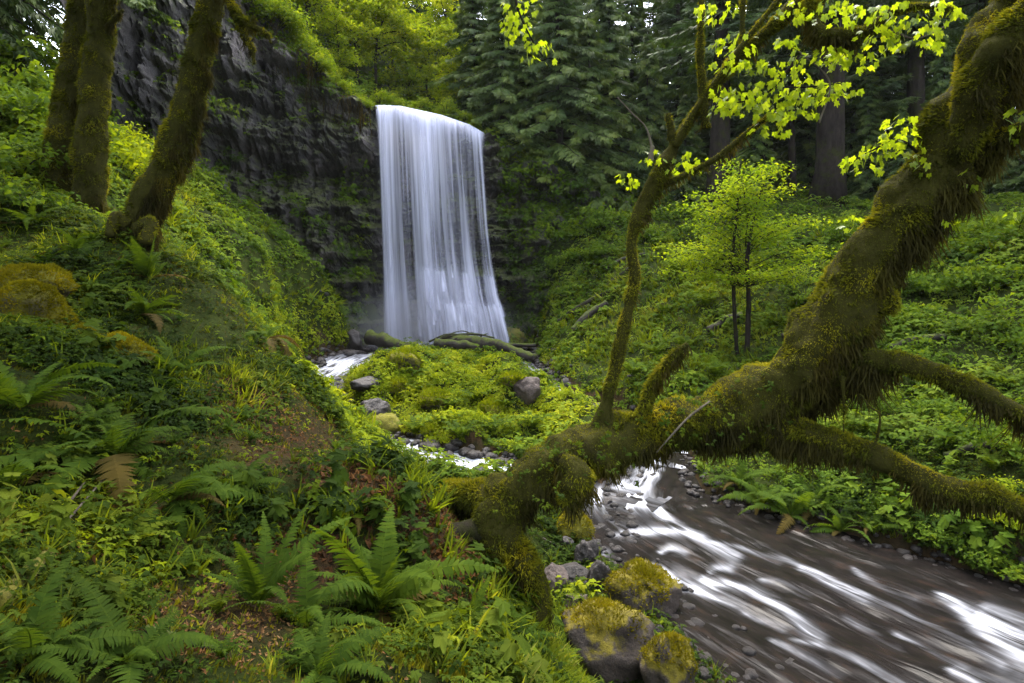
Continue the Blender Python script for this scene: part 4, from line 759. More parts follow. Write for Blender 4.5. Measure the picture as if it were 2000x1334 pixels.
row = [tree_at('forest', k, (x, y, hi(x, y) - .2), s) for k, (x, y, s) in enumerate([(19, 6, 1.), (23, 0, 1.1), (17, -6, 1.), (27, 12, 1.1), (24, 19, 1.), (10, -12, 1.), (1, -13, 1.), (-8, -11, 1.), (-15, -3, 1.), (-17, 6, 1.)])]
name_row(row, 'conifer of the wood around the camera, outside the picture', 'conifers around the camera')
row = [tree_at('forest', k, at_px(px, D), s) for k, (px, D, s) in enumerate([(430, 46, 1.1), (540, 48, 1.), (650, 56, 1.1), (740, 62, 1.15), (820, 66, 1.2), (900, 70, 1.2), (330, 40, 1.1), (560, 62, 1.3)])]
name_row(row, 'conifer far back above the left cliff', 'conifers above the left cliff')
row = [tree_at('cedar', k, (x, y, hi(x, y) - .2), s) for k, (x, y, s) in enumerate([(-16.5, 19, .9), (-19, 22, 1.2), (-20, 27, 1.3), (-16, 24.5, .8), (-23, 30, 1.4), (-14.8, 15.6, .7), (-27, 27, 1.6), (-31, 33, 1.7), (-25, 34, 1.5), (-22, 24.5, 1.5)])]
name_row(row, 'dark evergreen on the steep slope behind the double trunk', 'evergreens on the left slope')

def broad_mesh(seed, h, rad, n, leaf, m, bare=.3):
    r = np.random.default_rng(seed); tb, b = Buf(), Buf(); s = np.linspace(-.3, h * .92, 10); tr = np.stack([.04 * h * np.sin(s / h * 4 + seed), .04 * h * np.cos(s / h * 3 + seed), s], -1); tube(tb, tr, .012 * h * (1 - .85 * np.clip(s / h, 0, 1)), 7, .1, 2)
    for k in range(26):
        t = r.uniform(bare, .95); az = k * 2.4 + r.normal(0, .5); L = rad * (1.05 - .75 * abs(t - .45)) * r.uniform(.7, 1.1); p0 = np.array([np.interp(t * h * .92, s, tr[:, c]) for c in range(3)]); p1 = p0 + np.array([math.cos(az) * L, math.sin(az) * L, L * r.uniform(.05, .4)])
        mid = (p0 + p1) / 2 + np.array([0, 0, .12 * L]); pth = catmull([p0, mid, p1], 4); tube(tb, pth, np.linspace(.006, .0015, len(pth)) * h, 4, cap=False)
        m_ = n // 26; u_ = r.random(m_) ** .6; c_ = np.stack([np.interp(u_, np.linspace(0, 1, len(pth)), pth[:, q]) for q in range(3)], -1) + r.normal(0, 1, (m_, 3)) * np.array([.16, .16, .06]) * rad
        nn = unit(r.normal(0, .5, (m_, 3)) + np.array([0, 0, 1.])); var = np.clip(.5 + r.normal(0, .14) + r.normal(0, .14, m_), 0, 1)
        for q, tp in enumerate((t_leaf(1, .6, .2), t_leaf(1, .5, .4))):
            e = np.arange(m_) % 2 == q; stamp(b, tp, c_[e], frame(nn[e], r.uniform(0, 6.28, e.sum())), leaf * r.uniform(.6, 1.35, e.sum()), var[e])
    return tb.mesh('tree_trunk', [M_bark], True), b.mesh('tree_crown', [m])
BR = [broad_mesh(1, 8, 2.4, 4200, .24, M_light, .15), broad_mesh(2, 10, 2.6, 4600, .24, M_light, .25), broad_mesh(3, 6, 2.2, 3600, .22, M_light, .08)]
def broad_at(k, loc, s=1., nm='broadleaf_tree'):
    t = empty(nm, loc, 'tree', 'tree'); t.rotation_euler.z = rf.uniform(0, 6.28); t.scale = (s, s, s); ob('trunk', BR[k % 3][0], t); ob('crown', BR[k % 3][1], t); return t
row = [broad_at(k, at_px(px, D), s) for k, (px, D, s) in enumerate([(560, 36.5, .8), (610, 38, .9), (655, 37.8, .75), (700, 41, 1.), (745, 43, 1.05), (790, 45, 1.1), (840, 46, 1.), (650, 44, 1.1), (700, 48, 1.2), (770, 52, 1.3), (860, 50, 1.), (580, 43, 1.), (890, 43, .75)])]
name_row(row, 'pale green spring tree above the waterfall lip', 'pale green trees above the waterfall')

# shrubs ------------------------------------------------------------------
def shrub_mesh(seed, n, leaf, m, flat=.75):
    r = np.random.default_rng(seed); b = Buf(); nc = 16; cc = unit(r.normal(0, 1, (nc, 3)) * np.array([1, 1, .8])); cc[:, 2] = np.abs(cc[:, 2]); cc *= r.uniform(.45, 1., (nc, 1)) * np.array([1, 1, flat])
    p = cc[r.integers(0, nc, n)] + r.normal(0, 1, (n, 3)) * np.array([.2, .2, .11]); p[:, 2] = np.abs(p[:, 2]); nn = unit(r.normal(0, .5, (n, 3)) + np.array([0, 0, .7]) + p * np.array([.5, .5, .3]))
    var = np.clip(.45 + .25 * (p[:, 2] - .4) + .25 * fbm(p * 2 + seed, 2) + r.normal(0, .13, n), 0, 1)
    for k, t in enumerate((t_leaf(1, .62, .25), t_leaf(1, .5, .4))):
        e = np.arange(n) % 2 == k; stamp(b, t, p[e], frame(nn[e], r.uniform(0, 6.28, e.sum())), leaf * r.uniform(.6, 1.35, e.sum()), var[e])
    tb = Buf()
    for c in cc[:9]: tube(tb, catmull([np.array([c[0] * .12, c[1] * .12, -.15]), c * .55 + np.array([0, 0, .08]), c], 4), np.linspace(.022, .006, 9), 4, cap=False)
    return b.mesh('shrub_foliage', [m]), tb.mesh('shrub_stems', [M_bark], True)
SH = {'a': [shrub_mesh(k, 850, .15, M_shrub) for k in range(3)], 'l': [shrub_mesh(10 + k, 900, .13, M_lush_lit, .6) for k in range(3)], 'p': [shrub_mesh(20 + k, 1000, .13, M_light, .9) for k in range(2)]}
def shrub_at(kind, k, loc, s): 
    t = empty('shrub', loc, 'shrub', 'shrub'); t.rotation_euler.z = rf.uniform(0, 6.28); t.scale = (s, s, s * rf.uniform(.8, 1.2)); f, st = SH[kind][k % len(SH[kind])]; ob('foliage', f, t); ob('stem', st, t); return t
def shrubs(kind, spots, text, group):
    name_row([shrub_at(kind, k, G(px, py, -.08), s) for k, (px, py, s) in enumerate(spots)], text, group)
shrubs('l', [(240, 335, 1.3), (225, 280, 1.2), (262, 300, 1.)], 'bright green bush between the left trunks', 'bushes between the left trunks')
shrubs('a', [(20, 330, 1.1), (60, 300, 1.2), (15, 240, 1.4), (50, 190, 1.5), (95, 240, 1.3), (10, 130, 1.5), (70, 110, 1.6), (30, 395, .8)], 'leafy green bush on the steep slope left of the double trunk', 'bushes at the upper left edge')
shrubs('a', [(1080, 470, 1.3), (1130, 460, 1.4), (1180, 440, 1.5), (1235, 430, 1.4), (1290, 420, 1.5), (1100, 520, 1.2), (1150, 500, 1.2), (1200, 490, 1.2), (1260, 470, 1.2), (1060, 560, 1.), (1110, 570, 1.)], 'green bush on the bank right of the waterfall foot', 'bushes right of the waterfall foot')
shrubs('a', [(1660, 470, 1.2), (1720, 500, 1.1), (1780, 470, 1.3), (1850, 470, 1.3), (1920, 480, 1.3), (1980, 460, 1.3), (1760, 560, 1.1), (1830, 560, 1.1), (1900, 560, 1.2), (1970, 550, 1.2), (1700, 640, .9), (1780, 630, 1.), (1860, 650, 1.), (1940, 640, 1.), (1990, 680, .9), (1720, 720, .8), (1800, 700, .8)], 'leafy green bush on the hillside behind the big maple', 'bushes on the hillside behind the maple')
shrubs('a', [(1690, 790, .7), (1760, 800, .7), (1830, 810, .75), (1910, 850, .7), (1980, 870, .7), (1660, 960, .5), (1740, 990, .5), (1850, 1040, .45), (1930, 1080, .45), (1985, 1110, .5), (1560, 930, .5)], 'low leafy bush on the far bank of the stream', 'bushes on the far stream bank')
shrubs('l', [(1965, 960, .42), (1995, 1010, .42), (1930, 990, .36)], 'bright lime bush at the right edge above the stream', 'lime bushes at the right edge')
shrubs('l', [(800, 720, .7), (860, 740, .6), (900, 770, .6), (960, 760, .55), (830, 790, .5), (910, 820, .5), (980, 830, .5), (1050, 820, .5), (870, 850, .45), (1010, 870, .4), (1080, 790, .55), (940, 720, .6)], 'mound of bright lime plants on the island between the brooks', 'plant mounds on the island')
row = []
for k, (px, py, s) in enumerate([(500, 0, 1.1), (514, 0, 1.3), (528, 0, 1.2), (541, 0, 1.3), (553, 0, 1.4), (566, 0, 1.2), (579, 0, 1.1), (592, 0, 1.2), (605, 0, 1.), (618, 0, 1.1), (631, 0, .9), (644, 0, 1.), (657, 0, .8), (670, 0, .9), (684, 0, .7), (698, 0, .8), (711, 0, .6), (722, 0, .5)]):
    D = 33.7 + .8 * (k % 3); p = cv[-1, np.argmin(np.abs(cs - px - 8 * (k % 2)))] + [0, .15 + .2 * (k % 3), -.15 - .25 * (k % 2)]; row.append(shrub_at('p', k, p, s))
name_row(row, 'pale green bush hanging over the rim of the left cliff', 'bushes on the cliff rim')
row = []
for k, (px, py, s, D) in enumerate([(770, 196, .8, 38.5), (820, 200, .7, 38.5), (870, 210, .8, 38.2), (910, 225, .7, 38), (740, 190, .8, 38)]): row.append(shrub_at('p', k, W(px, py + 8, D), s))
name_row(row, 'bright bush right behind the lip of the fall', 'bushes behind the lip')

# bright sapling on the right slope
sb = G(1450, 690)
sap = empty('sapling', sb, 'slender sapling with two thin dark trunks and a bright lime crown, on the right slope', 'tree')
for sp in ([(1440, 700, sb[1], 5), (1434, 600, sb[1], 5), (1432, 500, sb[1], 4), (1440, 400, sb[1], 3), (1446, 320, sb[1], 2)], [(1458, 700, sb[1] - .2, 7), (1462, 600, sb[1] - .2, 6), (1460, 500, sb[1] - .2, 5), (1478, 400, sb[1], 3), (1500, 340, sb[1], 2)]): limb(sap, 'trunk', sp, [M_bark], None, None, 0, 7, .15)
b_ = Buf(); r = np.random.default_rng(77); tb = Buf()
for k in range(64):
    py = 312 + r.random() ** .7 * 235; px = 1450 + r.uniform(-1, 1) * (40 + min(125, (py - 300) * .95)) + 10 * math.sin(k); D = sb[1] + r.normal(0, .8); p1 = W(px, py, D) - sb; p0 = W(1446 + 10 * (k % 2), min(560, py + 45), sb[1]) - sb
    tube(tb, catmull([p0, (p0 + p1) / 2 + [0, 0, .12], p1], 4), np.linspace(.018, .005, 9), 4, cap=False); n = 135; u_ = r.random(n) ** .4
    c_ = p0 + (p1 - p0) * u_[:, None] + r.normal(0, 1, (n, 3)) * [.34, .34, .05]; nn = unit(r.normal(0, .35, (n, 3)) + [0, 0, 1.])
    stamp(b_, t_leaf(1, .6, .25), c_, frame(nn, r.uniform(0, 6.28, n)), .135 * r.uniform(.6, 1.3, n), np.clip(.5 + r.normal(0, .18) + r.normal(0, .12, n), 0, 1))
ob('crown', b_.mesh('sapling_crown', [M_sap]), sap); ob('branch', tb.mesh('sapling_twigs', [M_bark], True), sap)
b_ = Buf(); n = 500; p = r.normal(0, 1, (n, 3)) * [.3, .3, .45] + (W(1432, 535, sb[1]) - sb); stamp(b_, t_blade(3, 4, 1., .1, 1.2), p, frame(unit(r.normal(0, 1, (n, 3)) + [0, 0, -.5]), r.uniform(0, 6, n)), .13, np.full(n, .4), .6); ob('moss_clump', b_.mesh('moss_clump', [M_hang]), sap, kind='stuff')

# ================================================================== STONES AND LOGS
def rock_mesh(seed, sq=1., facets=5):
    r = np.random.default_rng(seed); nu, nv = 44, 30; th = np.arange(nu) * 2 * np.pi / nu; ph = np.linspace(0, np.pi, nv); PH, TH = np.meshgrid(ph, th, indexing='ij')
    d_ = np.stack([np.sin(PH) * np.cos(TH), np.sin(PH) * np.sin(TH), np.cos(PH)], -1); rad = 1 + .2 * fbm(d_ * 1.2 + seed * 7, 3)
    for k in range(facets):
        nn = unit(r.normal(0, 1, 3)); c = r.uniform(.52, .82); dt = d_ @ nn; rad = np.where(dt > 1e-3, np.minimum(rad, c / np.maximum(dt, 1e-3) + .04 * rad), rad)
    rad = rad + .07 * fbm(d_ * 3.5 + seed, 5); v = (d_ * rad[..., None]).reshape(-1, 3); i = np.arange(nv - 1)[:, None] * nu; j = np.arange(nu)[None]; j2 = (j + 1) % nu
    b = Buf(); b.add(v, None, np.stack([i + j, i + nu + j, i + nu + j2, i + j2], -1).reshape(-1, 4)); return b
def rock(label, px, py, wp, hp, m, seed, facets=5, dsink=.35, cat='rock', depth=.85, D=None, fuzz=0, rz=0., fmin=-.25):
    g = G(px, py + hp * .3); D = D or g[1]; rxw = wp / 2 / FPX * D * 1.1; rzw = hp / 2 / FPX * D * 1.1
    b = rock_mesh(seed, facets=facets); b.v = [v * [rxw, rxw * depth, rzw] for v in b.v]
    o = ob('boulder' if wp > 60 else 'stone', b.mesh('stone', [m], True), None, label, cat); o.location = Vector(W(px, py, D)) - Vector((0, 0, rzw * .12)); o.rotation_euler.z = rz
    if fuzz:
        mbf = Buf(); v = b.v[0]; nn = unit(v / np.array([rxw, rxw * depth, rzw]) ** 2); k = np.random.default_rng(seed); n = int(fuzz * 2.2); idx = k.integers(0, len(v) - 45, n); t = k.random((n, 1)); p = v[idx] * (1 - t) + v[idx + 1] * t; p2 = v[idx + 44]; t2 = k.random((n, 1)); p = p * (1 - t2) + p2 * t2; q = nn[idx]
        keep = (q[:, 2] > fmin + .25 * fbm(p * 5, 2) * (fmin > 0)) & (k.random(n) < .35 + .65 * np.clip(q[:, 2] + .5, 0, 1)); p, q = p[keep], q[keep]; n = len(p)
        stamp(mbf, MOSSF[0], p, frame(unit(q + k.normal(0, .25, (n, 3))), k.uniform(0, 6, n)), .036 * max(1, D / 6) * k.uniform(.6, 1.4, n), np.clip(.6 + .3 * fbm(p * 4, 2) + k.normal(0, .1, n), 0, 1), .5); ob('moss', mbf.mesh('stone_moss', [M_gmoss if D > 12 else M_gold]), o, kind='stuff')
    return o
rock('boulder with a rounded cap of yellow green moss beside the rushing stream', 1258, 1152, 118, 108, M_rockmoss, 3, 5, fuzz=1600, fmin=.25)
rock('largest grey brown boulder half covered in golden moss, bottom of the near bank', 1180, 1245, 168, 150, M_rockmoss, 8, 6, fuzz=1500, fmin=.6)
rock('boulder with orange golden moss at the bottom edge, lowest of the group', 1310, 1318, 118, 150, M_rockmoss, 12, 5, fuzz=1400, fmin=.4)
rock('dark upright rounded stone standing in the side water', 1146, 1086, 44, 66, M_rock, 21)
rock('flat brown wet stone between the dark rounded stone and the maple root', 1126, 1128, 74, 44, M_rock, 22)
rock('dark pointed stone with a paler tip left of the moss capped boulder', 1173, 1132, 54, 78, M_rock, 23, 7)
rock('tan stone lying against the maple root', 1084, 1132, 54, 66, M_rockdry, 24)
rock('reddish brown angular stone above the largest boulder', 1128, 1176, 56, 32, M_rockdry, 25, 7)
rock('pale grey pebble above the largest boulder', 1175, 1168, 36, 18, M_rockdry, 26)
rock('small grey stone at the edge of the side water behind the dark stone', 1108, 1062, 34, 26, M_rock, 27)
rock('dark wet stone in midstream above the moss capped boulder', 1246, 1074, 38, 36, M_rock, 28, 6)
rock('dark stone inside the white cascade', 1250, 962, 40, 26, M_rock, 29)
rock('upright mossy rock under the maple trunk by the stream', 1128, 1032, 60, 66, M_rockfull, 30, fuzz=500)
rock('small round stone alone in the shallow water near the bottom edge', 1532, 1282, 38, 34, M_rock, 31, 3)
rock('small dark wet stone right of the largest boulder', 1282, 1232, 30, 28, M_rock, 32)
rock('little stone in the shallows behind the reddish stone', 1152, 1150, 30, 26, M_rock, 33)
rock('low brown stone right of the dark midstream stone', 1285, 1082, 44, 22, M_rock, 34)
rock('pinkish brown rock at the right side of the island', 1030, 758, 54, 52, M_rockdry, 41, 4)
rock('brown rock leaning at the left side of the island', 730, 800, 58, 46, M_rock, 42, 5)
rock('dark mossy rock under the brown rock on the island', 738, 838, 74, 66, M_rockfull, 43)
rock('grey flat rock between the white rapids and the island', 714, 746, 56, 28, M_rock, 44)
rock('low grey rock at the lower edge of the white rapids', 672, 744, 54, 24, M_rock, 45)
rock('dark rock splitting the white rapids', 655, 722, 46, 20, M_rock, 46, 6)
rock('dark rock at the top of the white rapids', 692, 694, 48, 26, M_rock, 47)
rock('low dark rock at the left end of the rapids', 628, 742, 50, 18, M_rock, 48)
rock('rounded moss mound at the top of the island', 790, 706, 70, 40, M_rockfull, 49, 3, fuzz=500)
rock('mossy hump in the middle of the island, largest of the green humps', 850, 778, 64, 36, M_rockfull, 52, 3, fuzz=900)
rock('mossy hump on the right part of the island', 960, 796, 50, 28, M_rockfull, 53, 3, fuzz=700)
rock('small mossy hump at the front edge of the island', 850, 842, 40, 26, M_rockfull, 54, 4, fuzz=500)
rock('mossy hump behind the pinkish rock on the island', 1000, 740, 44, 22, M_rockfull, 55, 3, fuzz=500)
rock('mossy hump near the left edge of the island', 770, 752, 46, 28, M_rockfull, 56, 3, fuzz=600)
rock('moss topped boulder at the right foot of the waterfall', 1010, 657, 80, 44, M_rockfull, 50, 5)
rock('dark wet rock left of the waterfall foot', 690, 668, 40, 44, M_rock, 51, 5)
rock('tall golden moss hummock at the left edge', 58, 618, 124, 150, M_rockfull, 60, 2, D=6.6, fuzz=5000)
rock('darker moss hummock behind the golden one at the left edge', 62, 555, 130, 80, M_rockfull, 61, 2, D=7.3, fuzz=2500)
rock('smaller mossy rock right of the golden hummock', 160, 695, 68, 92, M_rockfull, 62, 3, D=6.4, fuzz=1800)
rock('low flat cushion of moss right of the hummocks', 240, 684, 110, 62, M_rockfull, 63, 2, fuzz=2500)
def log(label, ends, rad, m=M_log, nm='fallen_log', cat='log', lift=.3, mossn=0, group=None, bend=0.):
    a, b = [G(*e) if len(e) == 2 else W(*e) for e in ends]; a = a + [0, 0, rad * lift]; b = b + [0, 0, rad * lift]; mid = (a + b) / 2 + [0, 0, bend]
    t = catmull([a, mid, b], 12); bb = Buf(); tube(bb, t - mid, np.linspace(rad, rad * .7, len(t)) * (1 + .03 * np.sin(np.arange(len(t)) * 1.3)), 12, .25, 2.6, seed=rad * 100 + a[0])
    o = ob(nm, bb.mesh(nm, [m], True), None, label, cat, group); o.location = Vector(mid); return o
log('short thick mossy log at the left of the waterfall foot', [(722, 662, 31.5), (822, 690, 29.5)], .36)
log('longest dark log across the head of the island, right end by the brook', [(870, 668, 31.5), (1046, 704, 28.5)], .34, bend=.25)
log('dark log lying level behind the longest log', [(850, 672, 30.5), (975, 684, 30)], .26)
log('thin pale log crossing behind the longest log to the right', [(900, 676, 31), (1046, 676, 31)], .15)
row = [log('x', [a, b], rd, M_log, 'driftwood_branch', 'branch', bend=bd) for a, b, rd, bd in [((838, 668, 31.2), (905, 655, 31), .05, .2), ((860, 662, 31), (950, 656, 31.2), .06, .15), ((880, 665, 30.8), (965, 660, 31), .05, .25), ((930, 668, 31), (952, 652, 31.1), .04, .1), ((900, 660, 31), (925, 650, 31), .03, .1), ((850, 672, 30.8), (880, 655, 31), .04, .15), ((905, 672, 30.6), (960, 668, 30.6), .06, .2), ((870, 655, 31.2), (940, 662, 31), .03, .3)]]
name_row(row, 'thin bent branch in the driftwood heap before the waterfall', 'driftwood heap branches')
row = [log('x', [G(*a, .25), G(*b, .25)], rd) if False else log('x', [a, b], rd, lift=1.2, bend=.15) for a, b, rd in [((1062, 655), (1150, 606), .17), ((1085, 640), (1205, 570), .15), ((1120, 655), (1185, 600), .18), ((1150, 600), (1245, 520), .13), ((1075, 625), (1160, 575), .13), ((1180, 530), (1260, 500), .1)]]
name_row(row, 'mossy fallen log lying up the slope right of the waterfall', 'fallen logs on the right slope')
row = [log('x', [a, b], rd, lift=1., bend=.1) for a, b, rd in [((1385, 655), (1450, 622), .16), ((1530, 668), (1610, 640), .14), ((1740, 690), (1850, 668), .14), ((1850, 905), (1960, 880), .1)]]
name_row(row, 'dark rotting log among the plants of the right bank', 'rotting logs on the right bank')
log('mossy log half buried at the lower left edge', [(-10, 1190), (92, 1085)], .045, M_rockfull, lift=.2); log('bare grey stick lying among the ferns near the lower left', [(90, 1070), (165, 965)], .008, M_twig, 'stick', 'stick', 9)
log('second bare stick right of the grey stick, leaning', [(130, 1050), (225, 935)], .006, M_twig, 'stick', 'stick', 14); log('brown rotten stick near the bottom edge left of the big fern', [(285, 1240), (430, 1280)], .016, M_log, 'stick', 'stick', 1.5)
log('thin pale twig by the side water under the maple', [(1060, 1055), (1092, 1072)], .012, M_twig, 'twig', 'twig', 3)

# ================================================================== FERNS
FR = {}
for nm, m, up, curl in (('arch', M_fern, 1.1, 1.5), ('up', M_fern, 1.35, .7), ('flat', M_fern, .75, 1.3), ('hang', M_dead, .35, 1.9), ('olive', M_fern, .5, 1.9), ('old', M_dead, .45, 1.6)):
    FR[nm] = []
    for k in range(4):
        b_ = Buf(); b_.add(*[(v, f, None, np.clip(.4 + a, 0, 1)) for v, f, a in [t_frond(k + 50, 26, up, curl + .25 * (k - 1.5), .15)]][0]); FR[nm].append(b_.mesh('frond', [m]))
re_ = np.random.default_rng(21)
def fern(label, px, py, L, kinds, n, spread=(0, 6.28), loc=None, group=None):
    p = G(px, py, .01) if loc is None else loc; t = empty('fern', p, label, 'fern', group)
    for k in range(n):
        kd = 'old' if k % 8 == 5 else kinds[k % len(kinds)]; o = ob('frond', FR[kd][re_.integers(4)], t); s = L * re_.uniform(.5, 1.12); o.scale = (s * re_.uniform(.85, 1.15), s, s)
        o.rotation_euler = Euler((re_.normal(0, .2), re_.normal(0, .3), spread[0] + (spread[1] - spread[0]) * (k + re_.uniform(-.3, .3)) / n), 'XYZ')
    return t
fern('big sword fern fanning out at the bottom just left of the maple root', 742, 1195, .78, ['arch', 'up', 'olive', 'arch', 'flat'], 24)
fern('upright fern left of the big sword fern', 505, 1190, .62, ['up', 'up', 'arch'], 13)
fern('broad arching fern in the middle of the left bank', 225, 900, .85, ['arch', 'flat', 'arch', 'olive'], 22)
fern('fern under the broad arching one, fronds sweeping right', 330, 985, .7, ['flat', 'olive'], 12, (-2.6, -.2))
fern('brown dead skirted fern hanging over the crest of the left bank', 515, 668, 1.0, ['hang', 'olive', 'olive', 'hang'], 34)
fern('fern with long dark drooping fronds below the leaning trunk', 275, 620, .8, ['flat', 'olive', 'arch', 'olive'], 20)
fern('bright upright fern clump just under the leaning trunk', 290, 545, .7, ['up', 'arch', 'up'], 16)
fern('fern at the bottom left corner', 60, 1300, .42, ['flat', 'arch'], 12)
fern('dark fern near the bottom edge, fronds pointing left', 250, 1300, .42, ['flat', 'olive'], 12)
fern('fern cut by the bottom edge below the big sword fern', 620, 1330, .42, ['arch', 'flat', 'olive'], 14)
fern('small fern right of the big sword fern at the bank edge', 905, 1260, .36, ['arch', 'flat', 'up'], 12)
fern('fern on the brown leaf patch above the big sword fern', 690, 1010, .42, ['flat', 'arch'], 9)
fern('fern beside the moss cushion on the left bank', 330, 740, .7, ['arch', 'flat', 'up'], 14)
fern('fern at the left edge below the golden hummock', 40, 800, .7, ['arch', 'flat'], 16)
fern('dark fern at the left edge, halfway down', 20, 960, .55, ['arch', 'flat', 'olive'], 14)
fern('fern drooping at the edge of the bank above the maple root', 655, 880, .5, ['olive', 'hang', 'arch'], 14)
fern('small fern left of the brown leaf patch', 470, 960, .4, ['arch', 'flat'], 10)
fern('low fern among the leaves right of the upright fern', 600, 1230, .42, ['flat', 'arch', 'olive'], 12)
fern('fern by the left trunk foot', 60, 440, .7, ['arch', 'flat', 'olive'], 14)
fern('fern in the shade left of the leaning trunk', 150, 500, .65, ['arch', 'flat', 'olive'], 14)
row = [fern('x', px, py, L, ['arch', 'flat'], 13) for px, py, L in [(1490, 985, 1.), (1545, 1010, 1.05), (1590, 985, .9), (1640, 1040, .8), (1440, 950, .9), (1700, 1040, .8)]]
name_row(row, 'bright green fern on the far bank at the water edge', 'ferns on the far bank')
FM = []
for k, t in enumerate(FERN_S):
    b_ = Buf(); b_.add(t[0], t[1], None, np.clip(.45 + t[2], 0, 1)); FM.append(b_.mesh('fern', [M_fern]))
def small_ferns(spots, s, text, group):
    row = []
    for k, (px, py) in enumerate(spots):
        o = ob('fern', FM[k % 3], None, 'x', 'fern'); o.location = Vector(G(px, py, .0)); q = s * re_.uniform(.75, 1.25); o.scale = (q, q, q); o.rotation_euler.z = re_.uniform(0, 6.28); row.append(o)
    name_row(row, text, group)
small_ferns([(820, 770), (880, 800), (930, 790), (860, 830), (990, 800), (780, 780), (1040, 840), (900, 860), (960, 850), (810, 850)], .8, 'small bright fern on the island', 'ferns on the island')
small_ferns([(1690, 850), (1760, 860), (1850, 880), (1940, 920), (1730, 940), (1600, 900), (1800, 980), (1660, 760), (1880, 760), (1960, 760)], .8, 'fern on the far bank behind the low maple branches', 'ferns behind the low branches')
small_ferns([(1300, 620), (1380, 600), (1340, 690), (1520, 640), (1280, 700), (1400, 740), (1560, 600), (1240, 740), (1320, 540)], 1.1, 'fern on the open right slope around the sapling', 'ferns on the right slope')
small_ferns([(640, 800), (690, 860), (620, 765), (665, 830), (720, 900), (600, 740)], .5, 'small bright fern on the lit grass left of the brook', 'ferns on the lit grass')

# ================================================================== GROUND COVER
rg = np.random.default_rng(5)
def spots(n, lo, hi_, p, tl=.93):
    t = rg.uniform(-tl, tl, n); D = (rg.random(n) * (hi_ ** p - lo ** p) + lo ** p) ** (1 / p); x = t * D; z = H(x, D); c = chan_dist(x, D)
    e = .05; nn = unit(np.stack([-(H(x + e, D) - z) / e, -(H(x, D + e) - z) / e, np.ones(n)], -1)); return np.stack([x, D, z], -1), nn, c
def cover(name, want, lo, hi_, p, tpls, mat_, size, dens, var0, tilt=.5, jit=.35, grow=.0, sink=.0, spread=1., edge=.08):
    got = []
    for _ in range(20):
        P, N, c = spots(max(3000, want), lo, hi_, p); px, py, soil, grass, lush_lit = zones(P); cl = fbm(P * .9 + 3, 3)
        keep = (c > edge) & (rg.random(len(P)) < dens(P, soil, grass, lush_lit, cl) * np.clip(1 / np.maximum(N[:, 2], .2) ** 1.6, 1, 4.5) / 2.2); keep &= ~((P[:, 1] > 34.5) & (P[:, 0] < 1))
        got.append((P[keep], N[keep], cl[keep]))
        if sum(len(g[0]) for g in got) >= want: break
    P, N, cl = [np.concatenate([g[k] for g in got])[:want] for k in range(3)]
    k = len(P); s = size * (1 + grow * P[:, 1]) * rg.uniform(.55, 1.35, k) * np.clip(1 + .5 * cl, .6, 1.6)
    up = unit(N * tilt + np.array([0, 0, 1 - tilt]) + rg.normal(0, jit * .5, (k, 3))); rot = frame(up, rg.uniform(0, 6.28, k)); var = np.clip(var0 + .35 * fbm(P * .7 + 11, 3) + rg.normal(0, .12, k), .02, .98)
    b = Buf(); pk = rg.integers(0, len(tpls), k)
    for q, t in enumerate(tpls):
        m = pk == q
        if m.any(): stamp(b, t, P[m] - np.array([0, 0, 1.]) * (s[m] * sink)[:, None], rot[m], s[m], var[m], spread)
    return ob(name, b.mesh(name, [mat_]), kind='stuff')
cover('herb_cover', 4200, 1.6, 5.5, .75, HERB, M_herb, .10, lambda P, s, g, l, c: np.clip(.95 - .95 * s - .2 * g, 0.03, 1) * np.clip(.8 + .8 * c, .2, 1), .26, grow=.03)
cover('bank_cover', 13000, 5, 15, .9, HERBF, M_herb, .10, lambda P, s, g, l, c: np.clip(1 - .93 * s - .15 * g, 0.03, 1) * np.clip(.9 + .8 * c, .2, 1), .28, grow=.03)
cover('leafy_cover', 14500, 12, 38, 1., HERBF, M_shrub, .215, lambda P, s, g, l, c: np.clip(1 - .35 * g - .7 * l, .05, 1), .5, grow=.02)
cover('lush_lit_cover', 8800, 8.5, 32, .8, HERBF, M_lush_lit, .15, lambda P, s, g, l, c: np.clip(1.2 * l - .1, 0, 1), .5, grow=.02, edge=.22)
cover('lush_lit_edge_cover', 2600, 3, 10, .8, HERB_S, M_lush_lit, .10, lambda P, s, g, l, c: np.clip(l + .12 * (1 - s), 0, 1), .45)
cover('grass', 2000, 1.8, 12, .8, GRASS, M_grass, .17, lambda P, s, g, l, c: np.clip(.08 + .9 * g, 0, 1) * np.clip(.8 + c, .1, 1), .4, grow=.03, sink=.05)
cover('slope_grass', 6500, 11, 34, .85, GRASSW, M_grass, .30, lambda P, s, g, l, c: np.clip(.05 + .9 * g, 0, 1), .35, grow=.012, sink=.08)
cover('moss_cover', 26000, 1.6, 14, .75, MOSSF, M_moss, .04, lambda P, s, g, l, c: np.clip(.9 - .5 * s, 0, 1), .4, tilt=1, grow=.08)
BIGL = [merge([xf(t_maple(60 + 7 * k + j), rz1(j * 6.28 / 6 + k) @ rx(-.5 + .12 * ((j * 3) % 5)), (.12 * math.sin(j * 1.05 + k) , .12 * math.cos(j * 1.05 + k), .45 + .14 * (j % 4)), .34, .1 * ((j % 3) - 1)) for j in range(6)]) for k in range(3)]
cover('broad_leaf_cover', 420, 2.2, 11, .9, BIGL, M_herb, .2, lambda P, s, g, l, c: np.clip(.5 - .3 * s + .6 * c, .02, 1), .5)
cover('bank_broad_leaves', 700, 9, 24, .9, BIGL, M_shrub, .34, lambda P, s, g, l, c: np.clip(.4 + .8 * c, .02, 1) * (P[:, 0] > 2), .6)
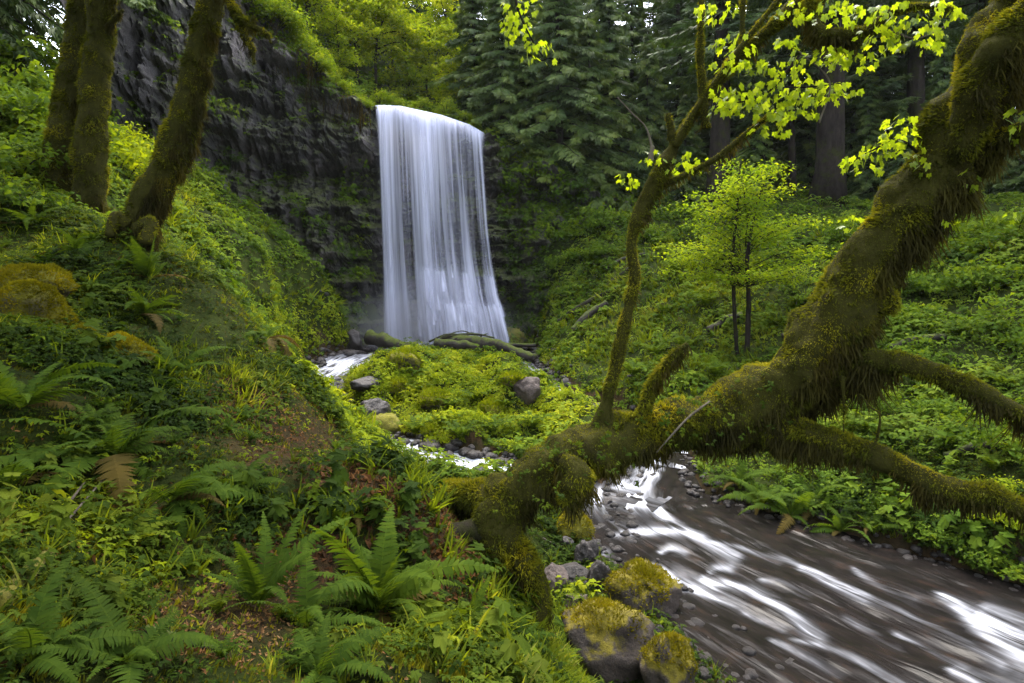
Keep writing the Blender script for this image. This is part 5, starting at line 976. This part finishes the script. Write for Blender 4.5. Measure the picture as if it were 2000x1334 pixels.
cover('leaf_litter', 22000, 1.6, 10, .8, [t_leaf(1, .6, .3, .3), t_leaf(1, .5, -.2, -.2)], M_litter, .042, lambda P, s, g, l, c: np.clip(.06 + 1. * s, 0, 1), .5, tilt=1, jit=.7, grow=.02)
cover('small_ferns', 230, 2.2, 12, .8, FERN_S, M_fern, .22, lambda P, s, g, l, c: np.clip(.5 - .45 * s - .4 * g, 0, 1), .4, grow=.03)
# upper hill and cliff ledges
n = 5500; x = np.where(rg.random(n) < .6, rg.uniform(4, 40, n), rg.uniform(-34, 4, n)); yy = np.interp(x, clx, cly) + .6 + rg.random(n) ** 1.6 * 22; z = HU(x, yy); b_ = Buf(); P = np.stack([x, yy, z], -1)
for q, t in enumerate(HERBF): m = np.arange(n) % 5 == q; stamp(b_, t, P[m], frame(unit(rg.normal(0, .3, (m.sum(), 3)) + [0, -.2, 1]), rg.uniform(0, 6, m.sum())), .66 * rg.uniform(.6, 1.4, m.sum()), np.clip(.5 + .4 * fbm(P[m] * .4, 2), 0, 1))
ob('hill_cover', b_.mesh('hill_cover', [M_shrub]), kind='stuff')
cvn = cv.reshape(-1, 3); fx = np.gradient(cv, axis=1); fy = np.gradient(cv, axis=0); nrm = unit(np.cross(fx, fy)).reshape(-1, 3); nrm *= -np.sign(nrm[:, 1:2] + 1e-9)
sc1 = nrm[:, 2] * .9 + .8 * fbm(cvn * .45 + 8, 3) - .12 + .5 * sstep(3, -3, cvn[:, 2] - EYE) + .9 * (S.ravel() > 960) * sstep(-1, 6, cvn[:, 2] - EYE); w_ = np.clip(sc1, 0, 1) * (np.abs(S.ravel() - 850) > 125); idx = rg.choice(len(cvn), 5000, p=w_ / w_.sum())
b_ = Buf(); P = cvn[idx] + rg.normal(0, .1, (len(idx), 3))
for q, t in enumerate(HERBF[:4]): m = np.arange(len(idx)) % 4 == q; stamp(b_, t, P[m], frame(unit(nrm[idx][m] + [0, 0, .5] + rg.normal(0, .3, (m.sum(), 3))), rg.uniform(0, 6, m.sum())), .38 * rg.uniform(.5, 1.4, m.sum()), np.clip(.35 + .4 * fbm(P[m] * .5, 2) + rg.normal(0, .1, m.sum()), 0, 1))
ob('cliff_plants', b_.mesh('cliff_plants', [M_shrub]), kind='stuff')
# roots and dry stems hanging from the brow
b_ = Buf()
for k in range(120):
    px = rg.uniform(545, 728); pt = np.interp(px, [540, 560, 640, 700, 730], [40, 70, 160, 200, 214]) + rg.uniform(-5, 45); D = np.interp(px, [c[0] for c in CL], [c[1] for c in CL]) - 1.75 + rg.normal(0, .25); a = cv[-1 - rg.integers(0, 14), np.argmin(np.abs(cs - px))] - [0, .1, 0]; L = rg.uniform(.5, 2.6)
    tube(b_, catmull([a + [0, .5, .1], a, a + [rg.normal(0, .12), -.1, -L * .5], a + [rg.normal(0, .2), 0, -L]], 3), np.linspace(.03, .008, 10), 3, cap=False, a=rg.uniform(0, 1))
ob('hanging_roots', b_.mesh('hanging_roots', [M_dead]), kind='stuff')
# pebbles in the shallows
pb = rock_mesh(99, facets=3); pv_, pf_, _ = pb.arrays(); st_ = (pv_, pf_, np.zeros(len(pv_)))
lo_ = []
for k in range(3):
    nu, nv = 8, 5; th = np.arange(nu) * 2 * np.pi / nu; ph = np.linspace(0, np.pi, nv); PH, TH = np.meshgrid(ph, th, indexing='ij'); d_ = np.stack([np.sin(PH) * np.cos(TH), np.sin(PH) * np.sin(TH), .6 * np.cos(PH)], -1); d_ = d_ * (1 + .25 * vnoise(d_ * 1.7 + k * 9))[..., None]; i = np.arange(nv - 1)[:, None] * nu; j = np.arange(nu)[None]; j2 = (j + 1) % nu; q = np.stack([i + j, i + nu + j, i + nu + j2, i + j2], -1).reshape(-1, 4); lo_.append((d_.reshape(-1, 3), np.concatenate([q[:, [0, 1, 2]], q[:, [0, 2, 3]]]), np.zeros(nu * nv)))
n = 4200; x = rg.uniform(-.5, 9, n); yy = rg.uniform(5.2, 15, n); c = chan_dist(x, yy); left = x < np.interp(yy, [4, 7, 9, 11, 13, 15], [7, 5.6, 4.3, 3.2, 3, 3.6]); keep = ((np.abs(c) < .3) | (left & (c < .1) & (c > -.9) & (rg.random(n) < .4))); x, yy = x[keep], yy[keep]; k = len(x); s = rg.uniform(.025, .085, k) * rg.uniform(.7, 1.5, k); b_ = Buf(); P = np.stack([x, yy, H(x, yy) + s * .2], -1); cc = chan_dist(x, yy); P[:, 2] = np.where(cc < 0, zw(yy) - s * .1 + rg.uniform(-.03, .02, k), P[:, 2])
for q in range(3): m = np.arange(k) % 3 == q; stamp(b_, lo_[q], P[m], frame(np.tile([[0, 0, 1.]], (m.sum(), 1)), rg.uniform(0, 6, m.sum())), s[m], rg.random(m.sum()))
ob('pebbles', b_.mesh('pebbles', [M_pebble], True), kind='stuff')
n = 9000; x = rg.uniform(-10, 5, n); yy = rg.uniform(12.8, 33, n); c = chan_dist(x, yy); keep = (((c > -.32) & (c < .22)) | ((np.abs(c) < .9) & (rg.random(n) < .06))) & ((yy > 15.6) | (x < 1.2)) & (rg.random(n) < .7); x, yy, c = x[keep], yy[keep], c[keep]; k = len(x); s = rg.uniform(.05, .17, k) * rg.uniform(.7, 1.5, k); P = np.stack([x, yy, np.where(c < 0, zw(yy), H(x, yy)) + s * .1], -1); b_ = Buf()
for q in range(3): m = np.arange(k) % 3 == q; stamp(b_, lo_[q], P[m], frame(np.tile([[0, 0, 1.]], (m.sum(), 1)), rg.uniform(0, 6, m.sum())), s[m], rg.random(m.sum()))
ob('brook_stones', b_.mesh('brook_stones', [M_pebble], True), kind='stuff')
print('tris', sum(len(o.data.polygons) for o in bpy.data.objects if o.type == 'MESH'), 'unique', sum(len(m.polygons) for m in bpy.data.meshes))

# mist at the foot of the fall
def mist():
    m = bpy.data.materials.new('mist'); m.use_nodes = True; n = m.node_tree.nodes; l = m.node_tree.links; n.remove(n['Principled BSDF']); out = n['Material Output']
    v = n.new('ShaderNodeVolumePrincipled'); v.inputs['Color'].default_value = (.9, .9, .95, 1); v.inputs['Anisotropy'].default_value = .2
    tc = n.new('ShaderNodeTexCoord'); ln = n.new('ShaderNodeVectorMath'); ln.operation = 'LENGTH'; l.new(tc.outputs['Object'], ln.inputs[0])
    mr = n.new('ShaderNodeMapRange'); mr.interpolation_type = 'SMOOTHSTEP'; mr.inputs[1].default_value = .98; mr.inputs[2].default_value = .1; mr.inputs[3].default_value = 0.; mr.inputs[4].default_value = .2; l.new(ln.outputs['Value'], mr.inputs[0]); l.new(mr.outputs[0], v.inputs['Density']); l.new(v.outputs[0], out.inputs['Volume'])
    nu, nv = 24, 14; th = np.arange(nu) * 2 * np.pi / nu; ph = np.linspace(.001, np.pi - .001, nv); PH, TH = np.meshgrid(ph, th, indexing='ij'); d_ = np.stack([np.sin(PH) * np.cos(TH), np.sin(PH) * np.sin(TH), np.cos(PH)], -1).reshape(-1, 3); i = np.arange(nv - 1)[:, None] * nu; j = np.arange(nu)[None]; j2 = (j + 1) % nu
    b = Buf(); b.add(d_, None, np.stack([i + j, i + nu + j, i + nu + j2, i + j2], -1).reshape(-1, 4)); o = ob('mist', b.mesh('mist', [m], True), kind='stuff'); o.location = W(835, 650, 33.6); o.scale = (6.2, 2.3, 3.4)
mist()

# the damp air of the gorge
def haze():
    m = bpy.data.materials.new('haze'); m.use_nodes = True; n = m.node_tree.nodes; l = m.node_tree.links; n.remove(n['Principled BSDF'])
    v = n.new('ShaderNodeVolumePrincipled'); v.inputs['Color'].default_value = (.88, .92, .95, 1); v.inputs['Density'].default_value = .00012; v.inputs['Anisotropy'].default_value = 0.; l.new(v.outputs[0], n['Material Output'].inputs['Volume'])
    x0, x1, y0, y1, z0, z1 = -110, 110, -60, 125, -12, 95; c = np.array([[x, y, z] for z in (z0, z1) for y in (y0, y1) for x in (x0, x1)], float)
    b = Buf(); b.add(c, None, [[0, 2, 3, 1], [4, 5, 7, 6], [0, 1, 5, 4], [2, 6, 7, 3], [0, 4, 6, 2], [1, 3, 7, 5]]); ob('haze', b.mesh('haze', [m]), kind='stuff')
haze()
